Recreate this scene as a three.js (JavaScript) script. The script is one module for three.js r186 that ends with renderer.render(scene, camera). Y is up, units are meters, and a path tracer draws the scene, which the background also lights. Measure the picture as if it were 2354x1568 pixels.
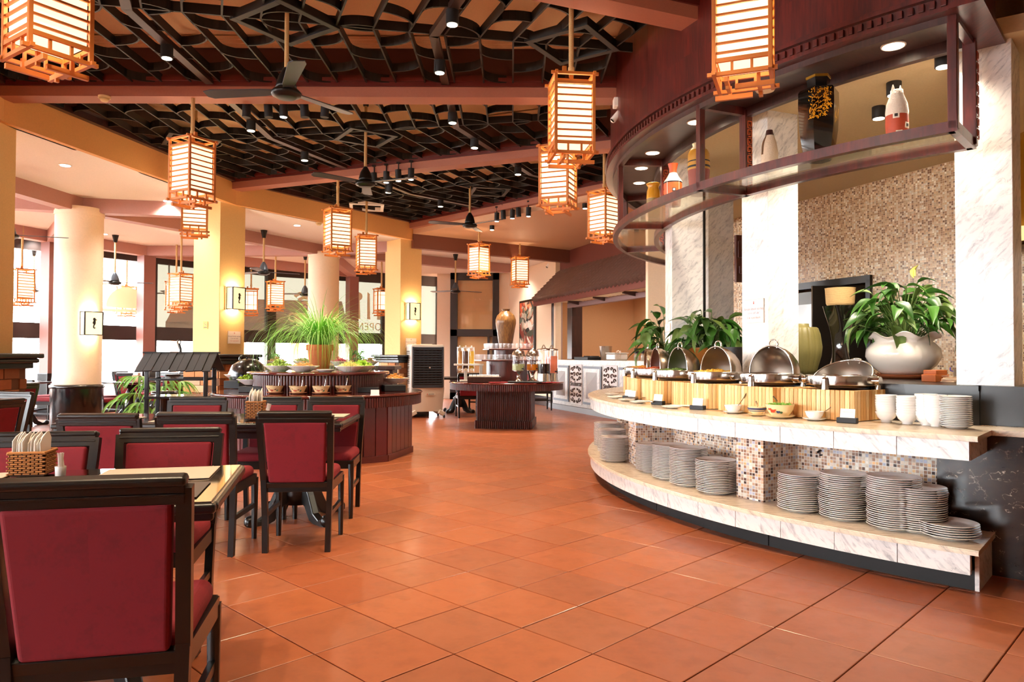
import * as THREE from 'three';
import { mergeGeometries, toCreasedNormals } from 'three/addons/utils/BufferGeometryUtils.js';
import { RoundedBoxGeometry } from 'three/addons/geometries/RoundedBoxGeometry.js';
import { FontLoader } from 'three/addons/loaders/FontLoader.js';
import { TextGeometry } from 'three/addons/geometries/TextGeometry.js';
import { RectAreaLightUniformsLib } from 'three/addons/lights/RectAreaLightUniformsLib.js';

// ---------------------------------------------------------------- camera, sky, exposure
const scene = new THREE.Scene();
const camera = new THREE.PerspectiveCamera(49.95, 2354 / 1568, 0.05, 200);
camera.position.set(0, 1.2215, 0);
camera.rotation.order = 'YXZ';
camera.rotation.set(0.0196, 0, 0.0034);
const renderer = new THREE.WebGLRenderer({ antialias: true });
renderer.toneMapping = THREE.LinearToneMapping;
renderer.toneMappingExposure = 1.05;
renderer.shadowMap.enabled = true;
RectAreaLightUniformsLib.init();
scene.background = new THREE.Color().setRGB(0.93, 0.97, 1.0);   // bright hazy daylight, seen only through the windows
scene.backgroundIntensity = 27;
const WARM = new THREE.Color().setRGB(1, 0.77, 0.5), SOFT = new THREE.Color().setRGB(1, 0.86, 0.68), COOL = new THREE.Color().setRGB(1, 0.96, 0.9);
const I = { spot: 15, down: 8, lantern: 1.0, sconce: 1.2, shelf: 4, bar: 11, kitchen: 16 };      // lamp strengths in candela

// ---------------------------------------------------------------- helpers
const PI = Math.PI, R = (d) => d * PI / 180, V = (x, y, z) => new THREE.Vector3(x, y, z);
function rng(s) { return () => { s = (s + 0x6d2b79f5) | 0; let t = Math.imul(s ^ (s >>> 15), 1 | s); t = (t + Math.imul(t ^ (t >>> 7), 61 | t)) ^ t; return ((t ^ (t >>> 14)) >>> 0) / 4294967296; }; }
const names = {};
const numbered = (n) => { const k = names[n] = (names[n] ?? -1) + 1; return k ? n + '_' + String(k).padStart(3, '0') : n; };
function fin(g) {                                             // plain triangles with uv in metres along the nearest axis plane
  const keep = g.userData?.keepUV, n = g.index ? g.toNonIndexed() : g;
  for (const k of Object.keys(n.attributes)) if (!['position', 'normal', 'uv'].includes(k)) n.deleteAttribute(k);
  if (!n.attributes.normal) n.computeVertexNormals();
  if (keep) return n;
  const p = n.attributes.position, uv = new Float32Array(p.count * 2), a = V(), b = V(), c = V();
  for (let i = 0; i < p.count; i += 3) {
    a.fromBufferAttribute(p, i); b.fromBufferAttribute(p, i + 1); c.fromBufferAttribute(p, i + 2);
    const q = b.clone().sub(a).cross(c.clone().sub(a)), x = Math.abs(q.x), y = Math.abs(q.y), z = Math.abs(q.z);
    [a, b, c].forEach((v, k) => { const [s, t] = y >= x && y >= z ? [v.x, v.z] : x >= z ? [v.z, v.y] : [v.x, v.y]; uv[(i + k) * 2] = s; uv[(i + k) * 2 + 1] = t; });
  }
  n.setAttribute('uv', new THREE.BufferAttribute(uv, 2));
  return n;
}
const M = (...gs) => { const l = gs.flat(9).map(fin); return l.length > 1 ? mergeGeometries(l) : l[0]; };
const T = (g, x = 0, y = 0, z = 0, rx = 0, ry = 0, rz = 0) => { if (rx || ry || rz) g.applyMatrix4(new THREE.Matrix4().makeRotationFromEuler(new THREE.Euler(rx, ry, rz, 'YXZ'))); return g.translate(x, y, z); };
const bx = (w, h, d, x, y, z, ry = 0, rx = 0, rz = 0) => T(new THREE.BoxGeometry(w, h, d), x, y, z, rx, ry, rz);
const rb = (w, h, d, x, y, z, b = 0.005, ry = 0, rx = 0, rz = 0) => T(new RoundedBoxGeometry(w, h, d, 1, Math.min(b, w / 2.01, h / 2.01, d / 2.01)), x, y, z, rx, ry, rz);
const cy = (r1, r2, h, x, y, z, s = 20, rx = 0, ry = 0, rz = 0) => T(new THREE.CylinderGeometry(r1, r2, h, s), x, y, z, rx, ry, rz);
const la = (pts, s = 32, from = 0, len = 2 * PI) => new THREE.LatheGeometry(pts.map((p) => new THREE.Vector2(p[0], p[1])), s, from, len);
const tu = (pts, r, s = 6, seg) => new THREE.TubeGeometry(new THREE.CatmullRomCurve3(pts.map((p) => V(...p))), seg ?? Math.max(4, pts.length * 4), r, s, false);
const shp = (pts) => new THREE.Shape(pts.map((p) => new THREE.Vector2(p[0], p[1])));
const ex = (s, d, b = 0, seg = 1, curve = 8) => new THREE.ExtrudeGeometry(s, { depth: d, bevelEnabled: b > 0, bevelSize: b, bevelThickness: b, bevelSegments: seg, curveSegments: curve });
function bar(a, b, w, h, up = V(0, 1, 0)) {                   // a bar of section w (across) x h (along up) from point a to point b
  const d = b.clone().sub(a), L = d.length(), z = d.clone().normalize(), x = up.clone().cross(z).normalize(), y = z.clone().cross(x);
  return new THREE.BoxGeometry(w, h, L).applyMatrix4(new THREE.Matrix4().makeBasis(x, y, z).setPosition(a.clone().add(b).multiplyScalar(0.5)));
}
function part(name, g, m, parent) {
  const o = new THREE.Mesh(g.isBufferGeometry && g.userData.done ? g : M(g), m);
  o.geometry.userData.done = true;
  o.name = name; o.castShadow = o.receiveShadow = true;
  parent.add(o);
  return o;
}
function tag(o, label, category, group) { o.userData = { label, category }; if (group) o.userData.group = group; return o; }
function thing(name, label, category, p = [0, 0, 0], ry = 0, group) {
  const o = new THREE.Group();
  o.name = numbered(name); o.position.set(...p); o.rotation.y = ry; scene.add(o);
  return tag(o, label, category, group);
}
function one(name, g, m, label, category, p = [0, 0, 0], ry = 0, group) {        // a thing that is a single mesh
  const o = part(numbered(name), g, m, scene);
  o.position.set(...p); o.rotation.y = ry;
  return tag(o, label, category, group);
}
function struct(name, g, m, p) {
  const o = g ? part(name, g, m, scene) : new THREE.Group();
  if (!g) { o.name = name; scene.add(o); }
  if (p) o.position.set(...p);
  o.userData.kind = 'structure';
  return o;
}
function copy(src, p, ry = 0, label, group) {
  const o = src.clone();
  o.name = numbered(src.name.replace(/_\d{3}$/, '')); o.position.set(...p); o.rotation.set(0, ry, 0); scene.add(o);
  o.scale.set(1, 1, 1); o.userData = { ...src.userData };
  if (label) o.userData.label = label;
  if (group) o.userData.group = group;
  return o;
}
const lamp = (l, p, to) => { l.position.set(...p); l.castShadow = true; scene.add(l); if (to) { l.target.position.set(...to); scene.add(l.target); } return l; };
function spot(p, to, k, color = WARM, angle = 0.62, soft = 1.5, pen = 0.5) { const l = new THREE.SpotLight(color, k, 0, angle, pen); l.shadow.radius = soft; return lamp(l, p, to); }
function bulb(p, k, color = WARM, soft = 3) { const l = new THREE.PointLight(color, k); l.shadow.radius = soft; return lamp(l, p); }

const font = await new FontLoader().loadAsync('fonts/droid/droid_sans_regular.typeface.json'), serif = await new FontLoader().loadAsync('fonts/droid/droid_serif_regular.typeface.json');

// ---------------------------------------------------------------- textures
function value2(seed, P) { const r = rng(seed), t = Array.from({ length: P * P }, r); return (x, y) => { const i = Math.floor(x), j = Math.floor(y), s = (x - i) ** 2 * (3 - 2 * (x - i)), u = (y - j) ** 2 * (3 - 2 * (y - j)), g = (a, b) => t[((b % P + P) % P) * P + ((a % P + P) % P)]; return (g(i, j) * (1 - s) + g(i + 1, j) * s) * (1 - u) + (g(i, j + 1) * (1 - s) + g(i + 1, j + 1) * s) * u; }; }
function fbm(seed, oct = 5, P = 64) { const n = value2(seed, P); return (x, y) => { let s = 0, a = 0.5; for (let o = 0; o < oct; o++) { s += a * n(x * 2 ** o, y * 2 ** o); a /= 2; } return s / (1 - 0.5 ** oct); }; }
function tex(N, f, srgb = true, metres = 1, ry = 1) {         // f(u, v) gives r, g, b in 0..1 (display values when srgb)
  const H = Math.round(N * ry), d = new Uint8Array(N * H * 4);
  for (let y = 0; y < H; y++) for (let x = 0; x < N; x++) { const c = f(x / N, y / H), o = (y * N + x) * 4; for (let k = 0; k < 3; k++) d[o + k] = Math.max(0, Math.min(255, (Array.isArray(c) ? c[k] : c) * 255)); d[o + 3] = 255; }
  const t = new THREE.DataTexture(d, N, H);
  t.wrapS = t.wrapT = THREE.RepeatWrapping; t.magFilter = THREE.LinearFilter; t.minFilter = THREE.LinearMipmapLinearFilter; t.generateMipmaps = true;
  if (srgb) t.colorSpace = THREE.SRGBColorSpace;
  t.repeat.set(1 / metres, 1 / (metres * ry)); t.needsUpdate = true;
  return t;
}
function canvas(w, h, draw, own = true) {
  const c = document.createElement('canvas'); c.width = w; c.height = h; draw(c.getContext('2d'), w, h);
  const t = new THREE.CanvasTexture(c); t.colorSpace = THREE.SRGBColorSpace; t.magFilter = THREE.LinearFilter;
  return t;
}
const hex = (h) => [1, 3, 5].map((i) => parseInt(h.slice(i, i + 2), 16) / 255);
const mixc = (a, b, t) => a.map((x, k) => x + (b[k] - x) * t);
const std = (color, roughness = 0.5, more = {}) => new THREE.MeshStandardMaterial({ color, roughness, ...more });
const phy = (color, roughness = 0.5, more = {}) => new THREE.MeshPhysicalMaterial({ color, roughness, ...more });

const n1 = fbm(3, 5), n2 = fbm(11, 4), n3 = fbm(29, 6), nf = fbm(41, 3);
const grainTex = (a, b, seed, m = 0.6, stretch = 40) => { const f = fbm(seed, 5, 64), g = fbm(seed + 5, 3, 64); return tex(256, (u, v) => { const t = 0.6 * f(u * 64, v * 64 / stretch * 4) + 0.4 * g(u * 16, v * 2); return mixc(hex(a), hex(b), Math.min(1, Math.max(0, (t - 0.3) * 2))); }, true, m); };
const mstreak = fbm(53, 5), marble = tex(1024, (u, v) => {       // white marble: soft grey streaks that run on the diagonal, a few fine veins
  const w = n1(u * 8, v * 8), a = (u + v) * 8, b = (v - u + 2) * 8, k = mstreak(a * 2 + w * 2, b * 8 + w * 3 + 64), c = mstreak(a * 0.5 + 9, b * 2 + w * 2 + 64), fine = Math.max(0, 1 - Math.abs(mstreak(a + w * 3, b * 4 + w * 4 + 64) - 0.5) * 34) * Math.max(0, c - 0.42) * 3.2;
  const s = Math.max(0, k - 0.53) * 1.7 + Math.max(0, c - 0.55) * 1.3 + fine * 0.55;
  return mixc([0.95, 0.94, 0.92], [0.5, 0.5, 0.52], Math.min(0.55, s * 0.6));
}, true, 1.1);
const emperador = tex(1024, (u, v) => {
  const w = n1(u * 8, v * 8) * 3, a = Math.abs(n2(u * 16 + w, v * 16 - w) - 0.5), b = Math.abs(n3(u * 16 - w, v * 8 + w) - 0.5), c = n3(u * 32, v * 32), line = Math.max(0, 1 - a * 90) * (c > 0.52 ? 1 : 0.12) + Math.max(0, 1 - b * 120) * (c > 0.56 ? 0.7 : 0);
  return mixc(mixc([0.13, 0.1, 0.085], [0.25, 0.2, 0.17], c), [0.86, 0.8, 0.7], Math.min(0.9, line));
}, true, 1.3);
function mosaicTex(seed, pal, grout, n = 24) {
  const r = rng(seed), cols = Array.from({ length: n * n }, () => { const c = hex(pal[Math.floor(r() ** 1.25 * pal.length)]), k = 0.92 + 0.16 * r(); return c.map((x) => x * k); });
  const at = (u, v) => { const x = u * n, y = v * n, i = Math.floor(x), j = Math.floor(y), e = Math.min(x - i, 1 - x + i, y - j, 1 - y + j); return [e > 0.085, cols[j * n + i]]; };
  return [tex(512, (u, v) => { const [t, c] = at(u, v); return t ? c.map((x) => x * (0.94 + 0.12 * nf(u * 64, v * 64))) : grout; }, true, n * 0.0215), tex(512, (u, v) => (at(u, v)[0] ? 0.95 : 0.2), false, n * 0.0215)];
}
const [mosC, mosB] = mosaicTex(7, ['#c9a68a', '#d8c3ae', '#b48a70', '#e8ddd0', '#a1765c', '#c8ae98', '#8d6a55', '#d9a978', '#b7b7c8', '#5e4237', '#3f2d27'], [0.9, 0.87, 0.82]);
const [mosC2, mosB2] = mosaicTex(19, ['#d6b288', '#e3c9a6', '#c79e74', '#efe0c8', '#b98c62', '#d9bb95', '#9c7350', '#7d5a3f'], [0.86, 0.76, 0.62]);
const clay = tex(512, (u, v) => { const k = n1(u * 16, v * 16), c = nf(u * 64, v * 64), s = n2(u * 8 + 1, v * 8), f = 0.9 + 0.12 * k + 0.06 * c + 0.1 * (s - 0.5); return [f, f * (0.985 + 0.03 * k), f * (0.97 + 0.05 * s)]; }, true, 1.0);
const clayR = tex(256, (u, v) => 0.75 + 0.25 * n1(u * 16, v * 16), false, 0.9);
const plaster = tex(256, (u, v) => 0.95 + 0.05 * nf(u * 64, v * 64), true, 0.6), plasterB = tex(256, (u, v) => nf(u * 64, v * 64), false, 0.35);
const velvetT = tex(512, (u, v) => { const a = n1(u * 8, v * 8), b = nf(u * 64, v * 64), f = 0.8 + 0.28 * a + 0.12 * b; return [f, f, f]; }, true, 0.45);
const weaveB = tex(128, (u, v) => { const x = u * 16, y = v * 16, o = (Math.floor(x) + Math.floor(y)) % 2; return 0.5 + 0.5 * Math.abs(Math.sin(PI * (o ? x : y))); }, false, 0.12);
const jute = tex(128, (u, v) => { const s = 0.5 + 0.5 * Math.sin((v * 26 + u * 2) * 2 * PI); return mixc(hex('#a88454'), hex('#e0bd86'), s * 0.7 + 0.3 * nf(u * 32, v * 32)); }, true, 0.2);

const m = {
  beam: std('#a9664f', 0.55, { map: plaster }), trimRed: std('#5a1d17', 0.35), woodRed: phy('#ffffff', 0.34, { map: grainTex('#3f120f', '#6b2219', 5, 0.7), clearcoat: 0.3, clearcoatRoughness: 0.3 }),
  woodDark: phy('#ffffff', 0.4, { map: grainTex('#2c1512', '#472420', 8, 0.7), clearcoat: 0.25, clearcoatRoughness: 0.3 }),
  lattice: std('#0e0a08', 0.5), track: std('#33211c', 0.4), cream: std('#f3c987', 0.7, { map: plaster }), creamPale: std('#fbe3c4', 0.7, { map: plaster }), orangeCream: std('#eeae66', 0.65, { map: plaster }),
  tan: std('#ecc296', 0.7, { map: plaster }), white: std('#fdf8f2', 0.75, { map: plaster }), peach: std('#d9a983', 0.6, { map: plaster }), postBrown: std('#8f5a50', 0.5, { map: plaster }),
  black: phy('#0d0d0f', 0.22, { clearcoat: 0.5, clearcoatRoughness: 0.15 }), blackWood: phy('#0b0908', 0.34, { clearcoat: 0.25, clearcoatRoughness: 0.2 }), blackMetal: std('#121212', 0.4, { metalness: 0.3 }), blackMatt: std('#16161a', 0.6),
  grout: std('#6d4b35', 0.9), marble: phy('#ffffff', 0.22, { map: marble }), marbleTop: phy('#f8e8d4', 0.12, { map: marble }), emperador: phy('#ffffff', 0.15, { map: emperador }), granite: phy('#171210', 0.28, { map: plaster }),
  mosaic: std('#ffffff', 0.25, { map: mosC, bumpMap: mosB, bumpScale: 0.0012 }), mosaicWall: std('#ffffff', 0.25, { map: mosC2, bumpMap: mosB2, bumpScale: 0.0012 }),
  kick: std('#131010', 0.6, { map: plaster }), velvet: phy('#7d0b1a', 0.85, { map: velvetT, sheen: 0.35, sheenColor: new THREE.Color('#d03545'), sheenRoughness: 0.4 }),
  lanternWood: std('#c9762f', 0.5), paper: std('#fff1d0', 0.9, { emissive: new THREE.Color().setRGB(1, 0.83, 0.55), emissiveIntensity: 1.3 }), glow: std('#ffffff', 0.6, { emissive: new THREE.Color().setRGB(1, 0.86, 0.62), emissiveIntensity: 12 }), glowCool: std('#ffffff', 0.6, { emissive: new THREE.Color().setRGB(1, 0.98, 0.95), emissiveIntensity: 10 }),
  rope: std('#ffffff', 0.9, { map: jute }), porcelain: phy('#f4f2ee', 0.12, { clearcoat: 0.5, clearcoatRoughness: 0.05 }), steel: std('#cfcac4', 0.16, { metalness: 1 }), steelBrushed: std('#b9b0a6', 0.3, { metalness: 1 }), steelWarm: std('#b5a08c', 0.26, { metalness: 1 }),
  slat: std('#ffffff', 0.5, { map: grainTex('#e0b87c', '#fbe4ba', 12, 0.3) }), glass: phy('#ffffff', 0.03, { transmission: 1, thickness: 0, ior: 1.45 }), film: phy('#858279', 0.3, { transmission: 0.85, thickness: 0 }), windowFrame: std('#2f2320', 0.45),
  rattan: std('#c98b4a', 0.6), paperWhite: std('#f7f1ea', 0.8), terracotta: std('#c9703f', 0.75, { map: clay }), leaf: phy('#3f7024', 0.42, { transmission: 0.3, thickness: 0, side: THREE.DoubleSide }), leafDark: phy('#2a5518', 0.38, { transmission: 0.25, thickness: 0, side: THREE.DoubleSide }), grassLeaf: phy('#8ac74e', 0.5, { transmission: 0.35, thickness: 0, side: THREE.DoubleSide }),
};
const edge = 1;

// ---------------------------------------------------------------- the round hall: a sixteen-sided plan about one centre
const CX = 5.35, CZ = -7.15;
const pol = (deg, r, y = 0) => V(CX - r * Math.cos(R(deg)), y, CZ - r * Math.sin(R(deg)));       // 0 = towards -x, positive = away from the viewer
const turn = (deg) => -R(deg);                                                                   // rotation.y that sets local +x inwards, local z along the ring at that bearing
function ringGeo(r0, r1, y0, y1, a0, a1, step = 2) {          // a flat-topped sector of a ring
  const n = Math.max(1, Math.ceil((a1 - a0) / step)), prof = [[r0, y0], [r1, y0], [r1, y1], [r0, y1]], pos = [], idx = [];
  const P = (k, q) => { const v = pol(a0 + (a1 - a0) * k / n, prof[q][0], prof[q][1]); return [v.x, v.y, v.z]; };
  const quad = (a, b, c, d) => pos.push(...a, ...b, ...c, ...a, ...c, ...d);
  for (let k = 0; k < n; k++) for (let q = 0; q < 4; q++) quad(P(k, q), P(k, (q + 1) % 4), P(k + 1, (q + 1) % 4), P(k + 1, q));
  quad(P(0, 3), P(0, 2), P(0, 1), P(0, 0)); quad(P(n, 0), P(n, 1), P(n, 2), P(n, 3));
  const g = new THREE.BufferGeometry(); g.setAttribute('position', new THREE.Float32BufferAttribute(pos, 3)); g.computeVertexNormals();
  return g;
}
function ringUV(g, r) {                                       // uv in metres round a ring: along the arc, and height (or radius on flat faces)
  const n = fin(g), p = n.attributes.position, nn = n.attributes.normal, uv = n.attributes.uv;
  for (let i = 0; i < p.count; i++) { const dx = CX - p.getX(i), dz = CZ - p.getZ(i); uv.setXY(i, Math.atan2(dz, dx) * r, Math.abs(nn.getY(i)) > 0.7 ? Math.hypot(dx, dz) : p.getY(i)); }
  n.userData.keepUV = true;
  return n;
}
const polygonShape = (r, a0, a1, step = 22.5) => { const s = []; for (let a = a0; a <= a1 + 1e-6; a += step) { const v = pol(a, r); s.push([v.x, -v.z]); } return s; };
const slabOf = (pts, y, h) => T(new THREE.ExtrudeGeometry(shp(pts), { depth: h, bevelEnabled: false }), 0, y, 0, -PI / 2, 0, 0);

// floor: a bed of grout with square terracotta tiles laid on the diagonal
{
  const floor = struct('floor');
  part('grout_bed', bx(46, 0.2, 46, -1, -0.106, -9), m.grout, floor);
  const th = 0.7736, c = Math.cos(th), s = Math.sin(th), S = 0.4, H = 0.006, r = rng(5);
  const at = (i, j) => [(-0.5799 + (i + 0.5) * c + (j + 0.5) * s) * S, (-7.5122 + (i + 0.5) * s - (j + 0.5) * c) * S];
  function tileGeo(w, b, ou, ov) {
    const h = w / 2, k = h - b, lo = -0.012, mid = H - b * 0.7, L = [], pos = [], uv = [];
    const q = (A, B, C, D) => { for (const v of [A, B, C, A, C, D]) { pos.push(...v); uv.push(v[0] + ou, v[2] + ov); } };
    const cs = [[-1, -1], [-1, 1], [1, 1], [1, -1]], P = (e, y, z) => [cs[e][0] * z, y, cs[e][1] * z];
    q(P(0, H, k), P(1, H, k), P(2, H, k), P(3, H, k));
    for (let e = 0; e < 4; e++) { const f = (e + 1) % 4; q(P(e, mid, h), P(f, mid, h), P(f, H, k), P(e, H, k)); q(P(e, lo, h), P(f, lo, h), P(f, mid, h), P(e, mid, h)); }
    const g = new THREE.BufferGeometry(); g.setAttribute('position', new THREE.Float32BufferAttribute(pos, 3)); g.setAttribute('uv', new THREE.Float32BufferAttribute(uv, 2)); g.computeVertexNormals();
    g.userData = { keepUV: true, done: true };
    return g;
  }
  const shades = ['#a35832', '#9d532e', '#a85d35', '#9b5634', '#a05b38'].map((h) => phy(h, 0.5, { map: clay, roughnessMap: clayR, clearcoat: 0.2, clearcoatRoughness: 0.16 }));
  const geos = [0, 1, 2, 3, 4, 5].map((k) => tileGeo(0.3945, 0.0025, k * 0.37, k * 0.61)), list = [], v = V();
  camera.updateMatrixWorld(true); camera.updateProjectionMatrix();
  for (let i = -60; i < 60; i++) for (let j = -60; j < 60; j++) {
    const [x, z] = at(i, j); if (Math.hypot(x - CX, z - CZ) > 16.2 || z > 3) continue;
    v.set(x, 0, z).project(camera);
    const seen = z < -1.9 && Math.abs(v.x) < 1.06 && v.y > -1.1, under = Math.hypot(x - CX, z - CZ) < 4.2;
    list.push({ x, z, seen: seen && !under, d: -z });
  }
  list.sort((a, b) => (b.seen - a.seen) || a.d - b.d);
  const rest = [];
  list.forEach((t, k) => {
    const ry = -th, y = (r() - 0.5) * 0.0012;
    if (k < 300 && t.seen) { const o = part('tile', geos[Math.floor(r() * 6)], shades[Math.floor(r() * 5)], floor); o.position.set(t.x, y, t.z); o.rotation.y = ry; } else { const g = geos[Math.floor(r() * 6)].clone().rotateY(ry).translate(t.x, y, t.z); g.userData = { keepUV: true }; rest.push(g); }
  });
  part('tile_field', rest, shades[0], floor).userData.kind = 'stuff';
}

// ceilings
struct('ceiling_lattice_panel', slabOf(polygonShape(10.7, -146.25, 56.25), 4.3, 0.15), m.tan);
{
  const a0 = -157.5, a1 = 90, outer = polygonShape(17.4, a0, a1), inner = polygonShape(10.42, a0, a1).reverse();
  struct('ceiling_outer', slabOf([...outer, ...inner], 3.5, 0.16), m.white);
  struct('ceiling_kitchen', slabOf([...polygonShape(10.4, 45, 112.5), ...polygonShape(3.3, 45, 112.5).reverse()], 3.62, 0.12), m.peach);
  struct('ceiling_bar', slabOf(polygonShape(3.84, -180, 180), 3.12, 0.1), std('#dcc59b', 0.7, { map: plaster }));
  struct('ceiling_roof', slabOf(polygonShape(17.8, a0, 202.5), 4.5, 0.2), m.white);
}
for (let k = -6; k < 3; k++) {                                // cream fascia between the lattice ceiling and the lower outer ceiling
  const a = pol(k * 22.5, 10.4, 3.67), b = pol((k + 1) * 22.5, 10.4, 3.67);
  if (k >= 2) continue;
  const g = struct('trim_' + (k + 7));
  part('fascia_band', bar(a, b, 0.1, 0.34), m.orangeCream, g);
  part('moulding', [bar(pol(k * 22.5, 10.33, 3.87), pol((k + 1) * 22.5, 10.33, 3.87), 0.1, 0.08), bar(pol(k * 22.5, 10.28, 3.93), pol((k + 1) * 22.5, 10.28, 3.93), 0.16, 0.05), bar(pol(k * 22.5, 10.4, 4.12), pol((k + 1) * 22.5, 10.4, 4.12), 0.06, 0.4)], m.woodDark, g);
}
struct('trim_20', [bar(pol(45, 10.4, 3.48), pol(67.5, 10.4, 3.48), 0.16, 0.28)], std('#7a4634', 0.5, { map: plaster }));
for (let k = -3; k <= 2; k++) {                               // radial beams
  const g = struct('trim_' + (k + 24)), a = k * 22.5, B = (y, w, h, r0 = 4.3, r1 = 10.42) => bar(pol(a, r0, y), pol(a, r1, y), w, h);
  part('beam', [B(3.77, 0.21, 0.1)], m.beam, g);
  part('moulding', [B(3.84, 0.25, 0.045), B(3.88, 0.29, 0.035), B(3.91, 0.25, 0.03)], m.trimRed, g);
  part('beam_upstand', [B(4.11, 0.2, 0.38)], std('#4a2116', 0.5), g);
  part('cornice', [B(4.27, 0.34, 0.03), B(4.24, 0.29, 0.03), B(4.21, 0.25, 0.03)], m.tan, g);
}
// lattice: in each bay the slats stand square to the two beams and meet on a ridge; quarter arcs join neighbouring slats like scales
for (const [k0, label] of [[-2, 'dark fretwork ceiling lattice in the bay over the counter canopy'], [-1, 'dark fretwork ceiling lattice nearest the viewer with two strip lights'], [0, 'dark fretwork ceiling lattice in the middle bay behind the long cross beam'], [1, 'dark fretwork ceiling lattice in the farthest bay above the salad island']]) {
  const L = thing('ceiling_lattice', label, 'lattice', [0, 0, 0], 0, 'fretwork lattices hung under the tan ceiling'), y = 3.89, h = 0.078, t = 0.015, W = 0.283;
  const half = R(11.25), tan = Math.tan(half), loose = []; let slats = 0;
  for (const side of [0, 1]) {
    const a = (k0 + side) * 22.5, sgn = side ? -1 : 1, out = pol(a, 1).sub(pol(a, 0)), acr = pol(a + 90, 1).sub(pol(a + 90, 0)).multiplyScalar(sgn), C = V(CX, y, CZ);
    const at = (u, v) => C.clone().addScaledVector(out, u).addScaledVector(acr, v), off = 0.1;
    const wall = (u) => Math.min(u * tan, (10.2 - u * Math.cos(half) ) > 0 ? 9 : (10.2 - u * Math.cos(half)) / Math.sin(half) + 0);      // ridge, or the outer fascia
    for (let u = 4.5, n = 0; u < 10.38; u += W, n++) {
      let vmax = u * tan; const lim = (10.2 - u * Math.cos(half)) / Math.sin(half); if (lim < vmax) vmax = lim;
      if (vmax > off + 0.05) { part('slat', bar(at(u, off), at(u, vmax), t, h), m.lattice, L); slats++; }
      const P = 0.566, even = n % 2 === 0;                    // arcs: steep at even slats, flat at odd ones
      for (let v0 = (even ? 0 : P / 2) - P; v0 < u * tan + 0.5; v0 += P) {
        const pts = []; const steps = 7;
        for (let q = 0; q <= steps; q++) { const f = q / steps * PI / 2, du = even ? W * (1 - Math.cos(f)) : W * Math.cos(f), dv = 0.6 * W * Math.sin(f); pts.push([u + du, v0 - dv]); }
        const ok = (p) => p[1] > off && p[1] < p[0] * tan + 0.01 && p[1] < (10.2 - p[0] * Math.cos(half)) / Math.sin(half);
        const segs = []; for (let q = 0; q < steps; q++) if (ok(pts[q]) && ok(pts[q + 1]) && pts[q][0] < 10.35) segs.push(bar(at(...pts[q]), at(...pts[q + 1]), t, h));
        if (segs.length) { part('arc', segs, m.lattice, L); }
      }
    }
  }
  const mid = (k0 + 0.5) * 22.5;
  part('ridge_slat', bar(pol(mid, 4.4, y), pol(mid, 10.2, y), t * 1.2, h), m.lattice, L);
}
// columns of the inner ring: square shafts on brick bases with a black cap
const brickMats = ['#c98f5c', '#b97a4c', '#d6a574', '#a9653c', '#c4a283', '#8f5836', '#dcb48c'].map((h) => std(h, 0.85, { map: clay }));
{
  const brickGeo = M(rb(0.218, 0.1, 0.022, 0, 0, 0, 0.004)); brickGeo.userData.done = true;
  const brickHalf = M(rb(0.104, 0.1, 0.022, 0, 0, 0, 0.004)); brickHalf.userData.done = true;
  for (const [k, full] of [[0, 1], [1, 1], [2, 1], [-1, 0], [-2, 0], [-3, 0]]) {
    const c = struct('column_' + (k + 4)), r = rng(60 + k), p = pol(k * 22.5, 10.66);
    c.position.copy(p); c.rotation.y = turn(k * 22.5);
    part('shaft', [rb(0.52, 2.6, 0.52, 0, 2.5, 0, 0.006)], m.cream, c);
    part('cap', [rb(0.92, 0.05, 0.92, 0, 1.2, 0, 0.015), rb(0.86, 0.05, 0.86, 0, 1.15, 0, 0.02), rb(0.78, 0.06, 0.78, 0, 1.1, 0, 0.01)], m.blackWood, c);
    part('core', [bx(0.68, 1.1, 0.68, 0, 0.54, 0)], m.grout, c);
    part('plinth', [rb(0.76, 0.12, 0.76, 0, 0.06, 0, 0.01)], m.black, c);
    if (full) for (let row = 0; row < 9; row++) for (const [f, ry] of [[0, PI / 2], [1, 0]]) for (let q = 0; q < 3; q++) {
      const odd = row % 2, halfB = odd ? q === 2 : q === 0, x0 = odd ? [-0.228, 0, 0.171][q] : [-0.285, -0.114, 0.114][q];
      const wide = halfB ? brickHalf : brickGeo, b = part('brick', wide, brickMats[Math.floor(r() * brickMats.length)], c), xx = odd ? (q === 2 ? 0.285 : -0.228 + q * 0.228) : (q === 0 ? -0.285 : -0.114 + (q - 1) * 0.228);
      const dz = 0.342 + r() * 0.006, yy = 0.175 + row * 0.106;
      if (f === 0) { b.position.set(dz, yy, -xx); b.rotation.y = PI / 2; } else b.position.set(xx, yy, dz);
    }
  }
}
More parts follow.
